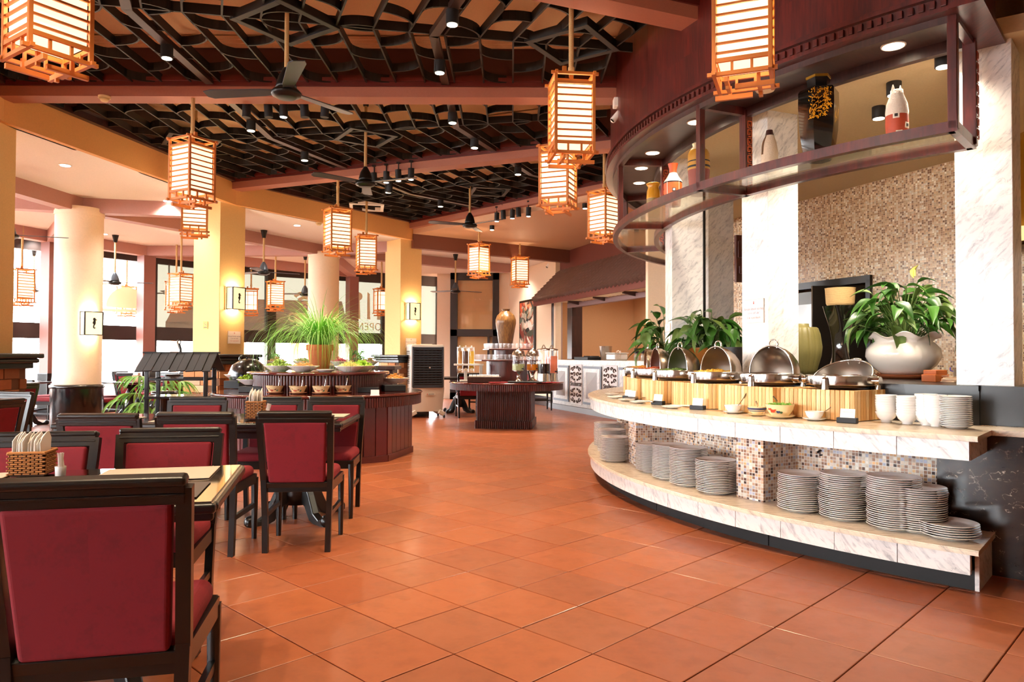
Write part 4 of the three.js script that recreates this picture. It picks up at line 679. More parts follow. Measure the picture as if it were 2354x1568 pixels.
{
  chair('dark framed red velvet chair nearest the viewer with its back turned', -1.1, -2.08, 193);
  chair('red velvet chair across the near table, front seen above the placemats', -1.53, -3.12, 10);
  chair('red velvet chair across the near table, half hidden by the napkin basket', -2.0, -2.93, 10);
  chair('red velvet chair with its back turned, on the left of the middle row', -2.39, -4.5, 184);
  chair('red velvet chair with its back turned, second from the left in the middle row', -1.89, -4.63, 184);
  chair('red velvet chair with its whole back in view, standing clear at the middle table', -1.34, -4.74, 185);
  chair('red velvet chair on the far side of the middle table, leftmost of three', -2.49, -5.58, 4);
  chair('red velvet chair on the far side of the middle table, behind the woven napkin holder', -1.9, -5.64, 4);
  chair('red velvet chair on the far side of the middle table, at its right end', -1.41, -5.68, 3);
}
chairProto.scale.set(1.03, 1.02, 1.0);
// tables with a moulded edge and a carved pedestal
function makeTable(name, label, w, d, top) {
  const t = thing(name, label, 'table'), h = top;
  part('table_top', rb(w - 0.03, 0.022, d - 0.03, 0, h - 0.012, 0, 0.003), phy('#241713', 0.1, { clearcoat: 1, clearcoatRoughness: 0.05 }), t);
  for (const s of [-1, 1]) { part('edge_moulding', [rb(w + 0.0, 0.034, 0.05, 0, h - 0.022, s * (d / 2 - 0.02), 0.012), rb(w - 0.02, 0.03, 0.03, 0, h - 0.05, s * (d / 2 - 0.035), 0.008)], m.blackWood, t); part('edge_moulding', [rb(0.05, 0.034, d - 0.05, s * (w / 2 - 0.02), h - 0.022, 0, 0.012), rb(0.03, 0.03, d - 0.08, s * (w / 2 - 0.035), h - 0.05, 0, 0.008)], m.blackWood, t); }
  part('apron', [rb(w - 0.3, 0.06, 0.03, 0, h - 0.09, d / 2 - 0.12, 0.004), rb(w - 0.3, 0.06, 0.03, 0, h - 0.09, -d / 2 + 0.12, 0.004)], m.blackWood, t);
  return t;
}
function pedestal(t, x, h) {
  part('pedestal', la([[0, 0.12], [0.1, 0.12], [0.11, 0.2], [0.1, 0.28], [0.12, 0.3], [0.125, 0.32], [0.1, 0.335], [0.07, 0.36], [0.055, 0.42], [0.075, 0.5], [0.08, 0.55], [0.05, 0.62], [0.12, h - 0.06], [0.12, h - 0.03], [0, h - 0.03]].map(([r, y]) => [r, y]), 28).translate(x, 0, 0), m.blackWood, t);
  for (let q = 0; q < 4; q++) {
    const a = q * PI / 2 + PI / 4, s = shp([[0.06, 0.3], [0.12, 0.29], [0.18, 0.2], [0.24, 0.075], [0.31, 0.035], [0.355, 0.045], [0.37, 0.075], [0.395, 0.06], [0.4, 0.025], [0.37, 0.002], [0.28, 0.002], [0.2, 0.03], [0.14, 0.12], [0.06, 0.16]]);
    part('leg', [T(ex(s, 0.04, 0.008, 2), x, 0, 0, 0, 0, 0)].map((g) => { g.translate(-x, 0, -0.02).rotateY(a).translate(x, 0, 0); return g; }).concat([T(new THREE.SphereGeometry(0.042, 14, 10), x + 0.375 * Math.cos(a), 0.043, -0.375 * Math.sin(a))]), m.blackWood, t);
  }
}
const TOPY = 0.752;
{
  const a = makeTable('dining_table', 'near black dining table with placemats and a woven napkin basket', 1.6, 0.84, TOPY); a.position.set(-1.82, 0, -2.556); a.rotation.y = R(14); pedestal(a, -0.4, TOPY); pedestal(a, 0.35, TOPY);
  const b = makeTable('dining_table', 'middle black dining table with a carved pedestal behind the chair standing clear', 1.95, 0.84, TOPY); b.position.set(-2.17, 0, -5.43); b.rotation.y = R(3); pedestal(b, 0.58, TOPY); pedestal(b, -0.55, TOPY);
  const mat = M(rb(0.42, 0.003, 0.3, 0, 0.0015, 0, 0.001)); mat.userData.done = true;
  const place = (table, x, z, ry, label, l2) => { const p = V(x, TOPY + 0.001, z).applyAxisAngle(V(0, 1, 0), table.rotation.y).add(table.position); const o = one('placemat', mat, l2 ? std('#5d5148', 0.6) : std('#cdb9a4', 0.7), label, 'placemat', p.toArray(), table.rotation.y + ry); return o; };
  place(a, 0.5, -0.2, 0, 'pale paper placemat at the far right corner of the near table'); place(a, 0.52, 0.19, 0, 'dark placemat at the near right corner of the near table', 1); place(a, -0.25, -0.2, 0, 'pale paper placemat left of the toothpick cup on the near table'); place(a, -0.3, 0.2, 0, 'pale paper placemat behind the chair back nearest the viewer');
  place(b, 0.7, -0.18, 0, 'pale placemat at the far right corner of the middle table'); place(b, 0.68, 0.2, 0, 'dark glossy placemat at the near right corner of the middle table', 1); place(b, -0.15, 0.2, 0, 'pale placemat in front of the woven napkin holder'); place(b, -0.75, 0.1, 0, 'pale placemat at the left end of the middle table');
}
// woven napkin baskets, napkins, toothpicks
function napkinHolder(label, p, ry, w, h) {
  const t = thing('napkin_basket', label, 'basket', p, ry), n = 10, wood = std('#b9783a', 0.55), dark = std('#a4652d', 0.55);
  part('liner', [bx(w - 0.012, 0.004, w - 0.012, 0, 0.004, 0), ...[-1, 1].flatMap((s) => [bx(w - 0.01, h - 0.01, 0.003, 0, h / 2, s * (w / 2 - 0.007)), bx(0.003, h - 0.01, w - 0.01, s * (w / 2 - 0.007), h / 2, 0)])], std('#4a2a14', 0.8), t);
  const rows = 11, cols = 9;
  for (let q = 0; q < rows; q++) {                            // flat strands that pass in front of and behind the stakes by turns
    const y = 0.008 + (q + 0.5) * (h - 0.012) / rows, g = [];
    for (let f = 0; f < 4; f++) for (let c = 0; c < cols; c++) if ((c + (q >> 0)) % 2 === 0) { const s = (c + 0.5) / cols - 0.5; g.push(T(rb(w / cols * 1.75, h / rows * 0.72, 0.0045, s * w, y, w / 2, 0.002), 0, 0, 0, 0, f * PI / 2)); }
    part('weave_strand', g, q % 2 ? wood : dark, t);
  }
  part('rim', [0, 1, 2, 3].map((f) => T(rb(w + 0.006, 0.009, 0.009, 0, h - 0.003, w / 2, 0.004), 0, 0, 0, 0, f * PI / 2)), wood, t);
  const r = rng(p[2] * 100 | 0), group = 'paper napkins in the basket: ' + label;
  const nap = M((() => { const s = shp([[-0.045, 0], [0.045, 0], [0.045, 0.135], [0.02, 0.165], [-0.02, 0.15], [-0.045, 0.13]]); return T(ex(s, 0.0022), 0, 0, -0.001); })()); nap.userData.done = true;
  for (let q = 0; q < n + 4; q++) { const k = (q / (n + 3) - 0.5) * (w - 0.03), q2 = V(k, 0.01 + r() * 0.012, (r() - 0.5) * 0.014).applyAxisAngle(V(0, 1, 0), ry), o = one('napkin', nap, m.paperWhite, 'folded white paper napkin standing in the ' + (w > 0.12 ? 'near' : 'middle') + ' woven basket', 'napkin', [p[0] + q2.x, p[1] + q2.y, p[2] + q2.z], ry + PI / 2 + (r() - 0.5) * 0.25, group); o.rotation.z = (r() - 0.5) * 0.2; o.scale.set((w - 0.02) / 0.1, h / 0.11 * (0.95 + 0.12 * r()), 1); }
}
napkinHolder('woven rattan basket of white paper napkins on the near table', [-1.851, -2.839].flatMap((q, i) => (i ? [TOPY + 0.002, q] : [q])), 0.25, 0.125, 0.095);
napkinHolder('small woven rattan holder of napkins on the middle table', [-1.856, -5.32].flatMap((q, i) => (i ? [TOPY + 0.002, q] : [q])), 0.12, 0.115, 0.13);
{
  const p = [-1.732, -2.821], t = thing('toothpick_cup', 'small white cup of paper toothpick sleeves beside the near napkin basket', 'cup', [p[0], TOPY + 0.002, p[1]]);
  part('cup', la([[0, 0], [0.018, 0], [0.02, 0.036], [0.018, 0.036], [0.016, 0.004], [0, 0.004]], 24), m.porcelain, t);
  const r = rng(3); for (let q = 0; q < 12; q++) part('sleeve', bx(0.008, 0.085, 0.0012, (r() - 0.5) * 0.02, 0.045, (r() - 0.5) * 0.02, r() * 3, (r() - 0.5) * 0.25, (r() - 0.5) * 0.25), std('#efe3de', 0.8), t);
  const c = [-1.832, -5.5], t2 = thing('toothpick_cup', 'small white cup of folded paper behind the middle napkin holder', 'cup', [c[0], TOPY + 0.002, c[1]]); part('cup', la([[0, 0], [0.018, 0], [0.02, 0.036], [0.018, 0.036], [0.016, 0.004], [0, 0.004]], 24), m.porcelain, t2); part('sleeve', bx(0.03, 0.08, 0.003, 0.004, 0.06, 0, 0.3, 0, -0.25), m.paperWhite, t2);
}
// the far dining area by the windows: tables and chairs in rows
{
  const r = rng(21), spots = [];
  const P = [[-4.75, -5.75, 'nearest the brick pillar at the left edge'], [-6.6, -8.7, 'left of the round pillar'], [-8.1, -10.4, 'behind the round pillar'], [-8.3, -12.4, 'by the left brown post'], [-6.6, -12.7, 'between the round pillar and the black stand'], [-6.9, -14.4, 'by the window behind the black stand'], [-5.1, -13.2, 'behind the palm'], [-5.0, -15.6, 'by the window left of the cream pillar'], [-8.3, -8.0, 'at the far left window'], [-3.2, -17.0, 'by the window behind the salad island']];
  P.forEach(([x, z, where], i) => {
    const w = 0.85, t = thing('dining_table', 'square dark dining table ' + where, 'table', [x, 0, z], r() * 0.2 - 0.35);
    part('table_top', [rb(w, 0.035, w, 0, 0.735, 0, 0.012)], phy('#2b211d', 0.1, { clearcoat: 1, clearcoatRoughness: 0.06 }), t); pedestal(t, 0, 0.72);
    const near = t.rotation.y;
    for (const [a, k] of [[0, 1], [90, 1], [180, 1], [270, 1]]) { const d = V(0, 0, -0.62).applyAxisAngle(V(0, 1, 0), R(a) + near); chair('red velvet chair at the table ' + where, x + d.x, z + d.z, a + near * 180 / PI + (r() - 0.5) * 10, 'chairs at the table ' + where); }
    if (i % 2 === 0) { const c = thing('condiment_holder', 'pale condiment holder on table ' + where, 'holder', [x + 0.1, 0.7525, z]); part('holder', rb(0.12, 0.1, 0.12, 0, 0.05, 0, 0.01), std('#c58d6d', 0.6), c); part('napkins', rb(0.09, 0.05, 0.09, 0, 0.125, 0, 0.01), m.paperWhite, c); }
  });
  // table and chairs beyond the drinks table
  const t = thing('dining_table', 'black pedestal table between the air cooler and the drinks table', 'table', [-1.126, 0, -15.6], 0.2); part('table_top', rb(0.9, 0.04, 0.9, 0, 0.735, 0, 0.012), m.blackWood, t); pedestal(t, 0, 0.72);
  chair('red seated chair with its back to the windows beside the drinks table', -0.867, -14.4, 190); chair('red seated chair behind the drinks table, mostly hidden', -0.619, -15.7, 250); chair('red seated chair at the far right behind the drinks dispensers', 0.618, -16.4, 100);
}
// carving stand with a slatted roof, palm beside it
{
  const t = thing('food_stand', 'black wooden serving stand with a small pitched shingle roof', 'stand', [-3.963, 0, -8.7], R(10));
  for (const [x, z] of [[-0.28, 0.22], [0.36, 0.22], [-0.28, -0.22], [0.36, -0.22]]) part('post', rb(0.045, 1.06, 0.045, x, 0.53, z, 0.006), m.black, t);
  part('rail', [rb(0.64, 0.03, 0.03, 0.04, 0.93, 0.22, 0.004), rb(0.64, 0.03, 0.03, 0.04, 0.93, -0.22, 0.004), rb(0.03, 0.03, 0.44, 0.36, 0.93, 0, 0.004), rb(0.03, 0.03, 0.44, -0.28, 0.93, 0, 0.004)], m.black, t);
  part('shelf', rb(0.7, 0.03, 0.5, 0.04, 0.72, 0, 0.004), m.black, t);
  for (let q = 0; q < 9; q++) for (const s of [1, -1]) part('shingle', T(rb(0.088, 0.014, 0.44, 0, 0, 0, 0.003), -0.32 + q * 0.09, 1.13 + (q % 2) * 0.006, s * 0.2, s * 0.5, 0, 0.05), m.blackMatt, t);
  part('ridge', rb(0.86, 0.02, 0.05, 0.04, 1.24, 0, 0.004), m.blackMatt, t);
  one('hanging_ladle', [tu([[0, 0, 0], [0.02, 0.12, 0], [0, 0.2, 0]], 0.018, 8), T(new THREE.TorusGeometry(0.022, 0.007, 6, 16), 0, 0.225, 0)], m.black, 'black handle with a ring standing up behind the shingle roof of the stand', 'handle', [-4.139, 1.148, -9.1]);
  one('stone_bench_post', la([[0, 0], [0.12, 0], [0.1, 0.1], [0.08, 0.3], [0.11, 0.5], [0.09, 0.66], [0.16, 0.7], [0.16, 0.75], [0, 0.75]], 20), m.black, 'turned black pedestal standing under the shingle roof stand', 'pedestal', [-4.455, 0, -9.4]);
}

// ---------------------------------------------------------------- plants
function leafGeo(L, W, bend, curl = 0.25, n = 8) {             // a lance-shaped leaf along +z, arching down
  const pos = [], idx = [], C = 5;
  for (let i = 0; i <= n; i++) { const t = i / n, w = W * Math.sin(PI * Math.pow(t, 0.75)) * (1 - 0.25 * t) * (1 + 0.06 * Math.sin(t * 19)), a = -bend * t, z = L * t * Math.cos(a * 0.6), y = L * (0.16 * Math.sin(PI * t) * (1 - bend) + Math.sin(a * 0.75) * t); for (let c = 0; c < C; c++) { const s = (c / (C - 1) - 0.5) * 2; pos.push(s * w / 2, y + Math.abs(s) * w * curl - (c === 2 ? 0.004 : 0), z); } }
  for (let i = 0; i < n; i++) for (let c = 0; c < C - 1; c++) { const a = i * C + c; idx.push(a, a + C, a + 1, a + 1, a + C, a + C + 1); }
  const g = new THREE.BufferGeometry(); g.setAttribute('position', new THREE.Float32BufferAttribute(pos, 3)); g.setIndex(idx); g.computeVertexNormals(); return g;
}
const LV = [0, 1, 2, 3, 4, 5].map((k) => { const g = M(leafGeo(0.19 + 0.015 * k, 0.088 + 0.01 * (k % 3), 0.15 + 0.18 * k, 0.14 + 0.04 * (k % 3))); g.userData.done = true; return g; });
const LM = [m.leaf, m.leafDark, phy('#4a7d2c', 0.36, { transmission: 0.3, thickness: 0, side: THREE.DoubleSide }), phy('#66803c', 0.4, { transmission: 0.25, thickness: 0, side: THREE.DoubleSide })];
function lily(t, seed, count, spread, height, y0, scale = 1) {   // broad-leaved house plant: each leaf a part on its own stalk
  const r = rng(seed), stalk = [];
  for (let q = 0; q < count; q++) {
    const a = r() * 2 * PI, u = r(), rad = spread * (0.15 + 0.85 * Math.sqrt(u)) * (0.7 + 0.3 * r()), y = y0 + height * (0.12 + 0.88 * r()) * (1.12 - 0.6 * rad / spread), x = rad * Math.cos(a), z = rad * Math.sin(a);
    stalk.push(tu([[x * 0.18, y0 - 0.04, z * 0.18], [x * 0.5, y0 + (y - y0) * 0.65, z * 0.5], [x * 0.86, y, z * 0.86]], 0.0035, 4, 5));
    const o = part('leaf', LV[Math.floor(r() * 6)], LM[Math.floor(r() * 4)], t); o.position.set(x * 0.84, y, z * 0.84);
    o.rotation.order = 'YXZ'; o.rotation.set(0.25 + 0.3 * rad / spread - 0.6 * (1 - rad / spread) + (r() - 0.5) * 1.1, PI / 2 - a + (r() - 0.5) * 2.4, (r() - 0.5) * 1.1); o.scale.setScalar(scale * (0.75 + 0.45 * r()));
  }
  part('stems', stalk, LM[3], t).userData.kind = 'stuff';
}
{
  // white fluted bowl on the ledge with a peace lily
  const p = [3.053, -5.718];
  const t = thing('potted_plant', 'large leafy plant in a wide white pot with a wavy rim on the granite ledge', 'plant', [p[0], 1.05, p[1]]);
  const S = 1.0, bowl = la([[0, 0.03], [0.15, 0.03], [0.17, 0.05], [0.235, 0.11], [0.268, 0.17], [0.262, 0.23], [0.225, 0.275], [0.205, 0.29], [0.22, 0.315], [0.26, 0.335], [0.262, 0.342], [0.25, 0.342], [0.2, 0.3], [0.19, 0.28], [0, 0.26]], 64), bp = bowl.attributes.position;
  for (let i = 0; i < bp.count; i++) { const x = bp.getX(i), y = bp.getY(i), z = bp.getZ(i), a = Math.atan2(z, x), k = Math.max(0, (y - 0.285) / 0.055); bp.setY(i, y + k * 0.022 * Math.sin(a * 7)); const q = 1 + 0.05 * k * Math.cos(a * 7); bp.setX(i, x * q); bp.setZ(i, z * q); } bowl.computeVertexNormals();
  part('pot', bowl, phy('#efe3d6', 0.12, { clearcoat: 0.6 }), t);
  part('saucer', la([[0, 0], [0.16, 0], [0.2, 0.035], [0.19, 0.035], [0.15, 0.012], [0, 0.012]], 40), m.terracotta, t);
  part('soil', cy(0.19, 0.19, 0.02, 0, 0.272, 0, 24), std('#3a2a1e', 0.95), t);
  lily(t, 5, 120, 0.42, 0.52, 0.3, 0.92); part('flower', [M(leafGeo(0.12, 0.05, 0.2, 0.5)).rotateX(-1.1).translate(0.06, 0.78, 0.05), cy(0.006, 0.006, 0.05, 0.06, 0.82, 0.07, 8)], std('#e9d96a', 0.5), t);
  // brown striped pot
  const t2 = thing('potted_plant', 'leafy plant in a brown ringed pot between the marble pillars', 'plant', [1.863, 1.05, -7.0]);
  part('pot', la([[0, 0], [0.14, 0], [0.17, 0.08], [0.205, 0.17], [0.2, 0.175], [0.215, 0.2], [0.21, 0.205], [0.225, 0.23], [0.24, 0.25], [0.225, 0.25], [0.2, 0.2], [0, 0.2]], 44), phy('#b06a2a', 0.3, { map: clay }), t2);
  lily(t2, 9, 120, 0.4, 0.42, 0.24, 1.0);
  const t3 = thing('potted_plant', 'leafy plant half hidden behind the far marble pillar', 'plant', [1.762, 1.05, -8.4]);
  part('pot', la([[0, 0], [0.12, 0], [0.17, 0.1], [0.2, 0.2], [0.18, 0.2], [0, 0.18]], 32), m.terracotta, t3);
  lily(t3, 15, 60, 0.38, 0.5, 0.2, 1.15);
}
function grassPlant(t, seed, n, L, y0, spread, mat, name = 'blade') {
  const r = rng(seed), vs = [];
  for (let k = 0; k < 8; k++) { const pos = [], idx = [], S = 9, bend = 0.35 + 0.2 * k, w = 0.013 + 0.003 * (k % 3); for (let i = 0; i <= S; i++) { const u = i / S, a = bend * u * u * 1.5, ww = w * (1 - u * 0.92); pos.push(-ww / 2, L * u * Math.cos(a * 0.8), L * u * Math.sin(a), ww / 2, L * u * Math.cos(a * 0.8), L * u * Math.sin(a)); if (i < S) { const q = i * 2; idx.push(q, q + 1, q + 2, q + 1, q + 3, q + 2); } } const g = new THREE.BufferGeometry(); g.setAttribute('position', new THREE.Float32BufferAttribute(pos, 3)); g.setIndex(idx); g.computeVertexNormals(); const d = M(g); d.userData.done = true; vs.push(d); }
  const rest = [];
  for (let q = 0; q < n; q++) { const a = r() * 2 * PI, d = spread * Math.sqrt(r()), k = Math.floor(r() * 8), s = 0.55 + 0.55 * r(), e = new THREE.Euler(0.12 + r() * 0.5, a, 0, 'YXZ'), mm = mat[Math.floor(r() * mat.length)]; if (q < 260) { const o = part(name, vs[k], mm, t); o.position.set(d * Math.sin(a), y0, d * Math.cos(a)); o.rotation.copy(e); o.scale.setScalar(s); } else rest.push(vs[k].clone().scale(s, s, s).applyMatrix4(new THREE.Matrix4().makeRotationFromEuler(e)).translate(d * Math.sin(a), y0, d * Math.cos(a))); }
  if (rest.length) part(name + '_tuft', rest, mat[0], t).userData.kind = 'stuff';
}
{
  const g2 = [m.grassLeaf, phy('#9ccf62', 0.5, { transmission: 0.35, thickness: 0, side: THREE.DoubleSide }), phy('#5f9f38', 0.5, { transmission: 0.3, thickness: 0, side: THREE.DoubleSide })];
  const t = thing('potted_grass', 'tall arching green grass in a terracotta pot on top of the salad island', 'plant', [-2.36, 1.03, -9.0]);
  part('pot', la([[0, 0], [0.11, 0], [0.145, 0.24], [0.165, 0.245], [0.17, 0.31], [0.155, 0.315], [0.14, 0.27], [0, 0.27]], 40), m.terracotta, t);
  grassPlant(t, 4, 620, 0.84, 0.27, 0.1, g2);
  // palm fronds in front of the stand
  const p = thing('potted_palm', 'small green palm standing beside the black stand before the round pillar', 'plant', [-4.841, 0, -9.9]), r = rng(8);
  part('pot', la([[0, 0], [0.15, 0], [0.2, 0.3], [0.18, 0.3], [0, 0.26]], 24), m.terracotta, p);
  const lf = M(leafGeo(0.3, 0.045, 0.5, 0.2)); lf.userData.done = true;
  for (let q = 0; q < 26; q++) { const a = r() * 6.283, h = 0.45 + 0.5 * r(), d = 0.12 + 0.3 * r(), x = d * Math.cos(a), z = d * Math.sin(a); for (let k = -3; k <= 3; k++) { const o = part('leaf', lf, g2[(q + k + 30) % 3], p); o.position.set(x, h, z); o.rotation.order = 'YXZ'; o.rotation.set(0.1 + r() * 0.3, PI / 2 - a + k * 0.35, 0); o.scale.setScalar(0.8 + 0.3 * r()); } }
}

// ---------------------------------------------------------------- on the buffet counter
const CT = 0.821, SH = 0.247, share = (g) => { const q = M(g); q.userData.done = true; return q; };
const onArc = (a, r, y) => pol(a, r, y).toArray(), outw = (a) => Math.atan2(-Math.cos(R(a)), -Math.sin(R(a)));   // rotation.y that faces local +z outwards
const away = (x, z, d) => { const k = Math.hypot(x, z); return [x + x / k * d, z + z / k * d]; };
{
  const names5 = ['nearest', 'second', 'third', 'fourth', 'fifth', 'sixth', 'seventh'], angs = [-35.9, -28.1, -19.6, -10.8, -2.0, 6.8, 15.6];
  const slat = share(rb(0.03, 0.188, 0.012, 0, 0.097, 0, 0.003)), slatMats = ['#fff0d8', '#f0d9b8', '#ffffff', '#e8c8a0', '#fff6e6'].map((h) => std(h, 0.5, { map: m.slat.map }));
  const rimG = share(la([[0.17, 0.018], [0.208, 0.022], [0.214, 0.028], [0.214, 0.082], [0.209, 0.088], [0.195, 0.088], [0.19, 0.05], [0, 0.045]], 56)), panG = share(la([[0, 0.004], [0.15, 0.004], [0.16, 0.012], [0.165, 0.03], [0.17, 0.05]], 44));
  const lidG = share(la([[0, 0.198], [0.05, 0.192], [0.1, 0.172], [0.145, 0.136], [0.178, 0.09], [0.194, 0.04], [0.198, 0]], 40, PI / 2, PI)), lidIn = share(la([[0.195, 0], [0.191, 0.04], [0.175, 0.09], [0.143, 0.134], [0.099, 0.169], [0.05, 0.189], [0, 0.195]], 40, PI / 2, PI));
  const beadG = share(T(new THREE.TorusGeometry(0.197, 0.0055, 8, 48, PI), 0, 0, 0)), handG = share(tu([[-0.036, 0.182, -0.02], [-0.038, 0.215, -0.02], [-0.02, 0.236, -0.02], [0.02, 0.236, -0.02], [0.038, 0.215, -0.02], [0.036, 0.182, -0.02]], 0.0065, 10, 24));
  const legG = share([T(new THREE.CapsuleGeometry(0.022, 0.045, 4, 16), 0, 0.038, 0), cy(0.022, 0.024, 0.03, 0, 0.014, 0, 18)]), hingeG = share([cy(0.024, 0.024, 0.05, 0, 0, 0, 20, 0, 0, PI / 2), cy(0.027, 0.027, 0.012, 0.03, 0, 0, 20, 0, 0, PI / 2)]);
  const foods = [null, null, '#e8b23a', '#5f7a2a', '#b84a22', '#d98a2c', '#c9a24a'], inner = m.steelBrushed;
  angs.forEach((a, i) => {
    const w = names5[i] + ' chafing dish riser counted from the right end, ', t = thing('riser_box', w + 'clad in pale vertical slats', 'riser', onArc(a, 4.0, CT), outw(a), 'slatted risers under the chafing dishes'), r = rng(40 + i);
    part('box', rb(0.49, 0.186, 0.39, 0, 0.094, 0, 0.003), std('#b07a3c', 0.6), t);
    for (let q = 0; q < 16; q++) { const o = part('slat', slat, slatMats[Math.floor(r() * 5)], t); o.position.set(-0.24 + q * 0.032, 0, 0.2 + r() * 0.002); }
    for (const s of [-1, 1]) for (let q = 0; q < 12; q++) { const o = part('slat', slat, slatMats[Math.floor(r() * 5)], t); o.position.set(s * (0.25 + r() * 0.002), 0, -0.18 + q * 0.0335); o.rotation.y = PI / 2; }
    const ca = a - 0.6, c = thing('chafing_dish', i ? 'round steel chafing dish with upright open lid, ' + names5[i] + ' from the right end' : 'steel chafing dish at the right end, its lid rolled back low', 'chafing dish', onArc(ca, 3.99, CT + 0.193), outw(ca), 'steel chafing dishes on the counter');
    part('rim', rimG, m.steel, c); part('pan', panG, m.steelBrushed, c);
    const lid = part('lid', lidG, m.steelWarm, c); part('lid_inside', lidIn, inner, lid); part('bead', beadG, m.steel, lid); part('handle', handG, m.steel, lid);
    lid.position.y = 0.086; lid.rotation.x = i === 0 ? -0.95 : -0.02; if (i === 0) lid.position.y = 0.07;
    for (const [x, z] of [[0.02, 0.215], [-0.2, -0.09], [0.2, -0.09]]) part('leg', legG, m.steel, c).position.set(x, 0, z);
    for (const s of [-1, 1]) { const h = part('hinge', hingeG, m.steel, c); h.position.set(s * 0.225, 0.055, 0); if (s < 0) h.rotation.y = PI; }
    if (foods[i]) { const g = [], q = rng(i); for (let k = 0; k < 150; k++) { const e = q() * 6.28, d = 0.175 * Math.sqrt(q()); g.push(T(new THREE.DodecahedronGeometry(0.012 + 0.008 * q(), 0), d * Math.cos(e), 0.068 + 0.022 * (1 - d / 0.175) + 0.006 * q(), d * Math.sin(e), q() * 3, q() * 3)); } part('food', g, std(foods[i], 0.6), c).userData.kind = 'stuff'; }
  });
}
// dinner plates stacked on the shelf
const plateG = share(la([[0, 0.003], [0.078, 0.003], [0.084, 0], [0.09, 0.001], [0.094, 0.008], [0.138, 0.021], [0.143, 0.0245], [0.1405, 0.0265], [0.1, 0.0155], [0.088, 0.011], [0, 0.0095]], 48));
const platePro = {};
function stack(name, geo, mat, label, category, group, x, y, z, n, step, jit, seed, scale = 1) {
  const r = rng(seed);
  let px = 0, pz = 0;
  for (let k = 0; k < n; k++) {
    px = px * 0.7 + (r() - 0.5) * jit; pz = pz * 0.7 + (r() - 0.5) * jit;
    const p = [x + px, y + k * step, z + pz], top = k === n - 1, base = label;
    let o; if (!platePro[name]) o = platePro[name] = one(name, geo, mat, label, category, p, r() * 6, group); else o = copy(platePro[name], p, r() * 6, top ? base.replace(/^/, 'topmost ').replace(' in the', ' of the') : base, group);
    o.scale.setScalar(scale);
  }
}
[[[1.802, -4.572], 19, 'the first stack right of the big mosaic pier'], [[1.971, -4.348], 22, 'the second stack right of the big mosaic pier'], [[2.132, -4.105], 24, 'the tall stack third from the big mosaic pier'], [[2.323, -3.897], 6, 'the low stack at the right end of the shelf'],
 [[1.436, -5.162], 19, 'the stack just left of the big mosaic pier'], [[1.317, -5.465], 23, 'the tall stack second left of the big mosaic pier'], [[1.242, -5.747], 22, 'the stack half hidden left of the tall one'], [[1.171, -6.105], 19, 'the stack right beside the small mosaic pier'],
 [[0.947, -6.718], 18, 'the front stack left of the small mosaic pier'], [[0.991, -7.28], 19, 'the second stack left of the small mosaic pier'], [[1.011, -7.757], 21, 'the third stack left of the small mosaic pier']].forEach(([[x, z], n, w], i) => {
  const [cx, cz] = away(x, z, 0.088), k = i === 3 ? 1.02 : 1;
  stack('dinner_plate', plateG, m.porcelain, 'white round dinner plate in ' + w, 'plate', 'plates in ' + w, cx, SH, cz, n, 0.0118, i === 9 ? 0.002 : 0.007, 100 + i, k);
});
[[[2.284, -4.122], 20, 'the rear stack at the black marble end'], [[2.038, -4.773], 16, 'the rear stack below the black cables'], [[2.246, -4.586], 17, 'the rear stack between the black cables and the end'], [[1.453, -6.117], 16, 'the first rear stack left of the big mosaic pier'], [[1.598, -5.904], 16, 'the second rear stack left of the big mosaic pier'], [[1.661, -5.655], 16, 'the rear stack touching the big mosaic pier'], [[1.064, -7.848], 20, 'the rearmost stack left of the small mosaic pier']].forEach(([[x, z], n, w], i) => stack('dinner_plate', plateG, m.porcelain, 'white round dinner plate in ' + w, 'plate', 'plates in ' + w, x, SH, z, n, 0.0118, 0.005, 140 + i));
one('cable', [tu([[0, 0.14, 0], [0.03, 0.15, 0.01], [0.1, 0.1, 0.02], [0.16, 0.03, 0.02], [0.22, 0.02, 0.01]], 0.007, 6), tu([[0.01, 0.12, 0.01], [0.06, 0.12, 0.03], [0.13, 0.06, 0.03], [0.2, 0.05, 0.03], [0.21, -0.03, 0.02]], 0.005, 6), rb(0.03, 0.06, 0.02, 0.13, 0.04, 0.03, 0.005)], m.blackMatt, 'bundle of black cables hanging on the mosaic behind the plates', 'cable', [2.047, -4.911].flatMap((q, i) => (i ? [0.44, q] : [q])), R(45));
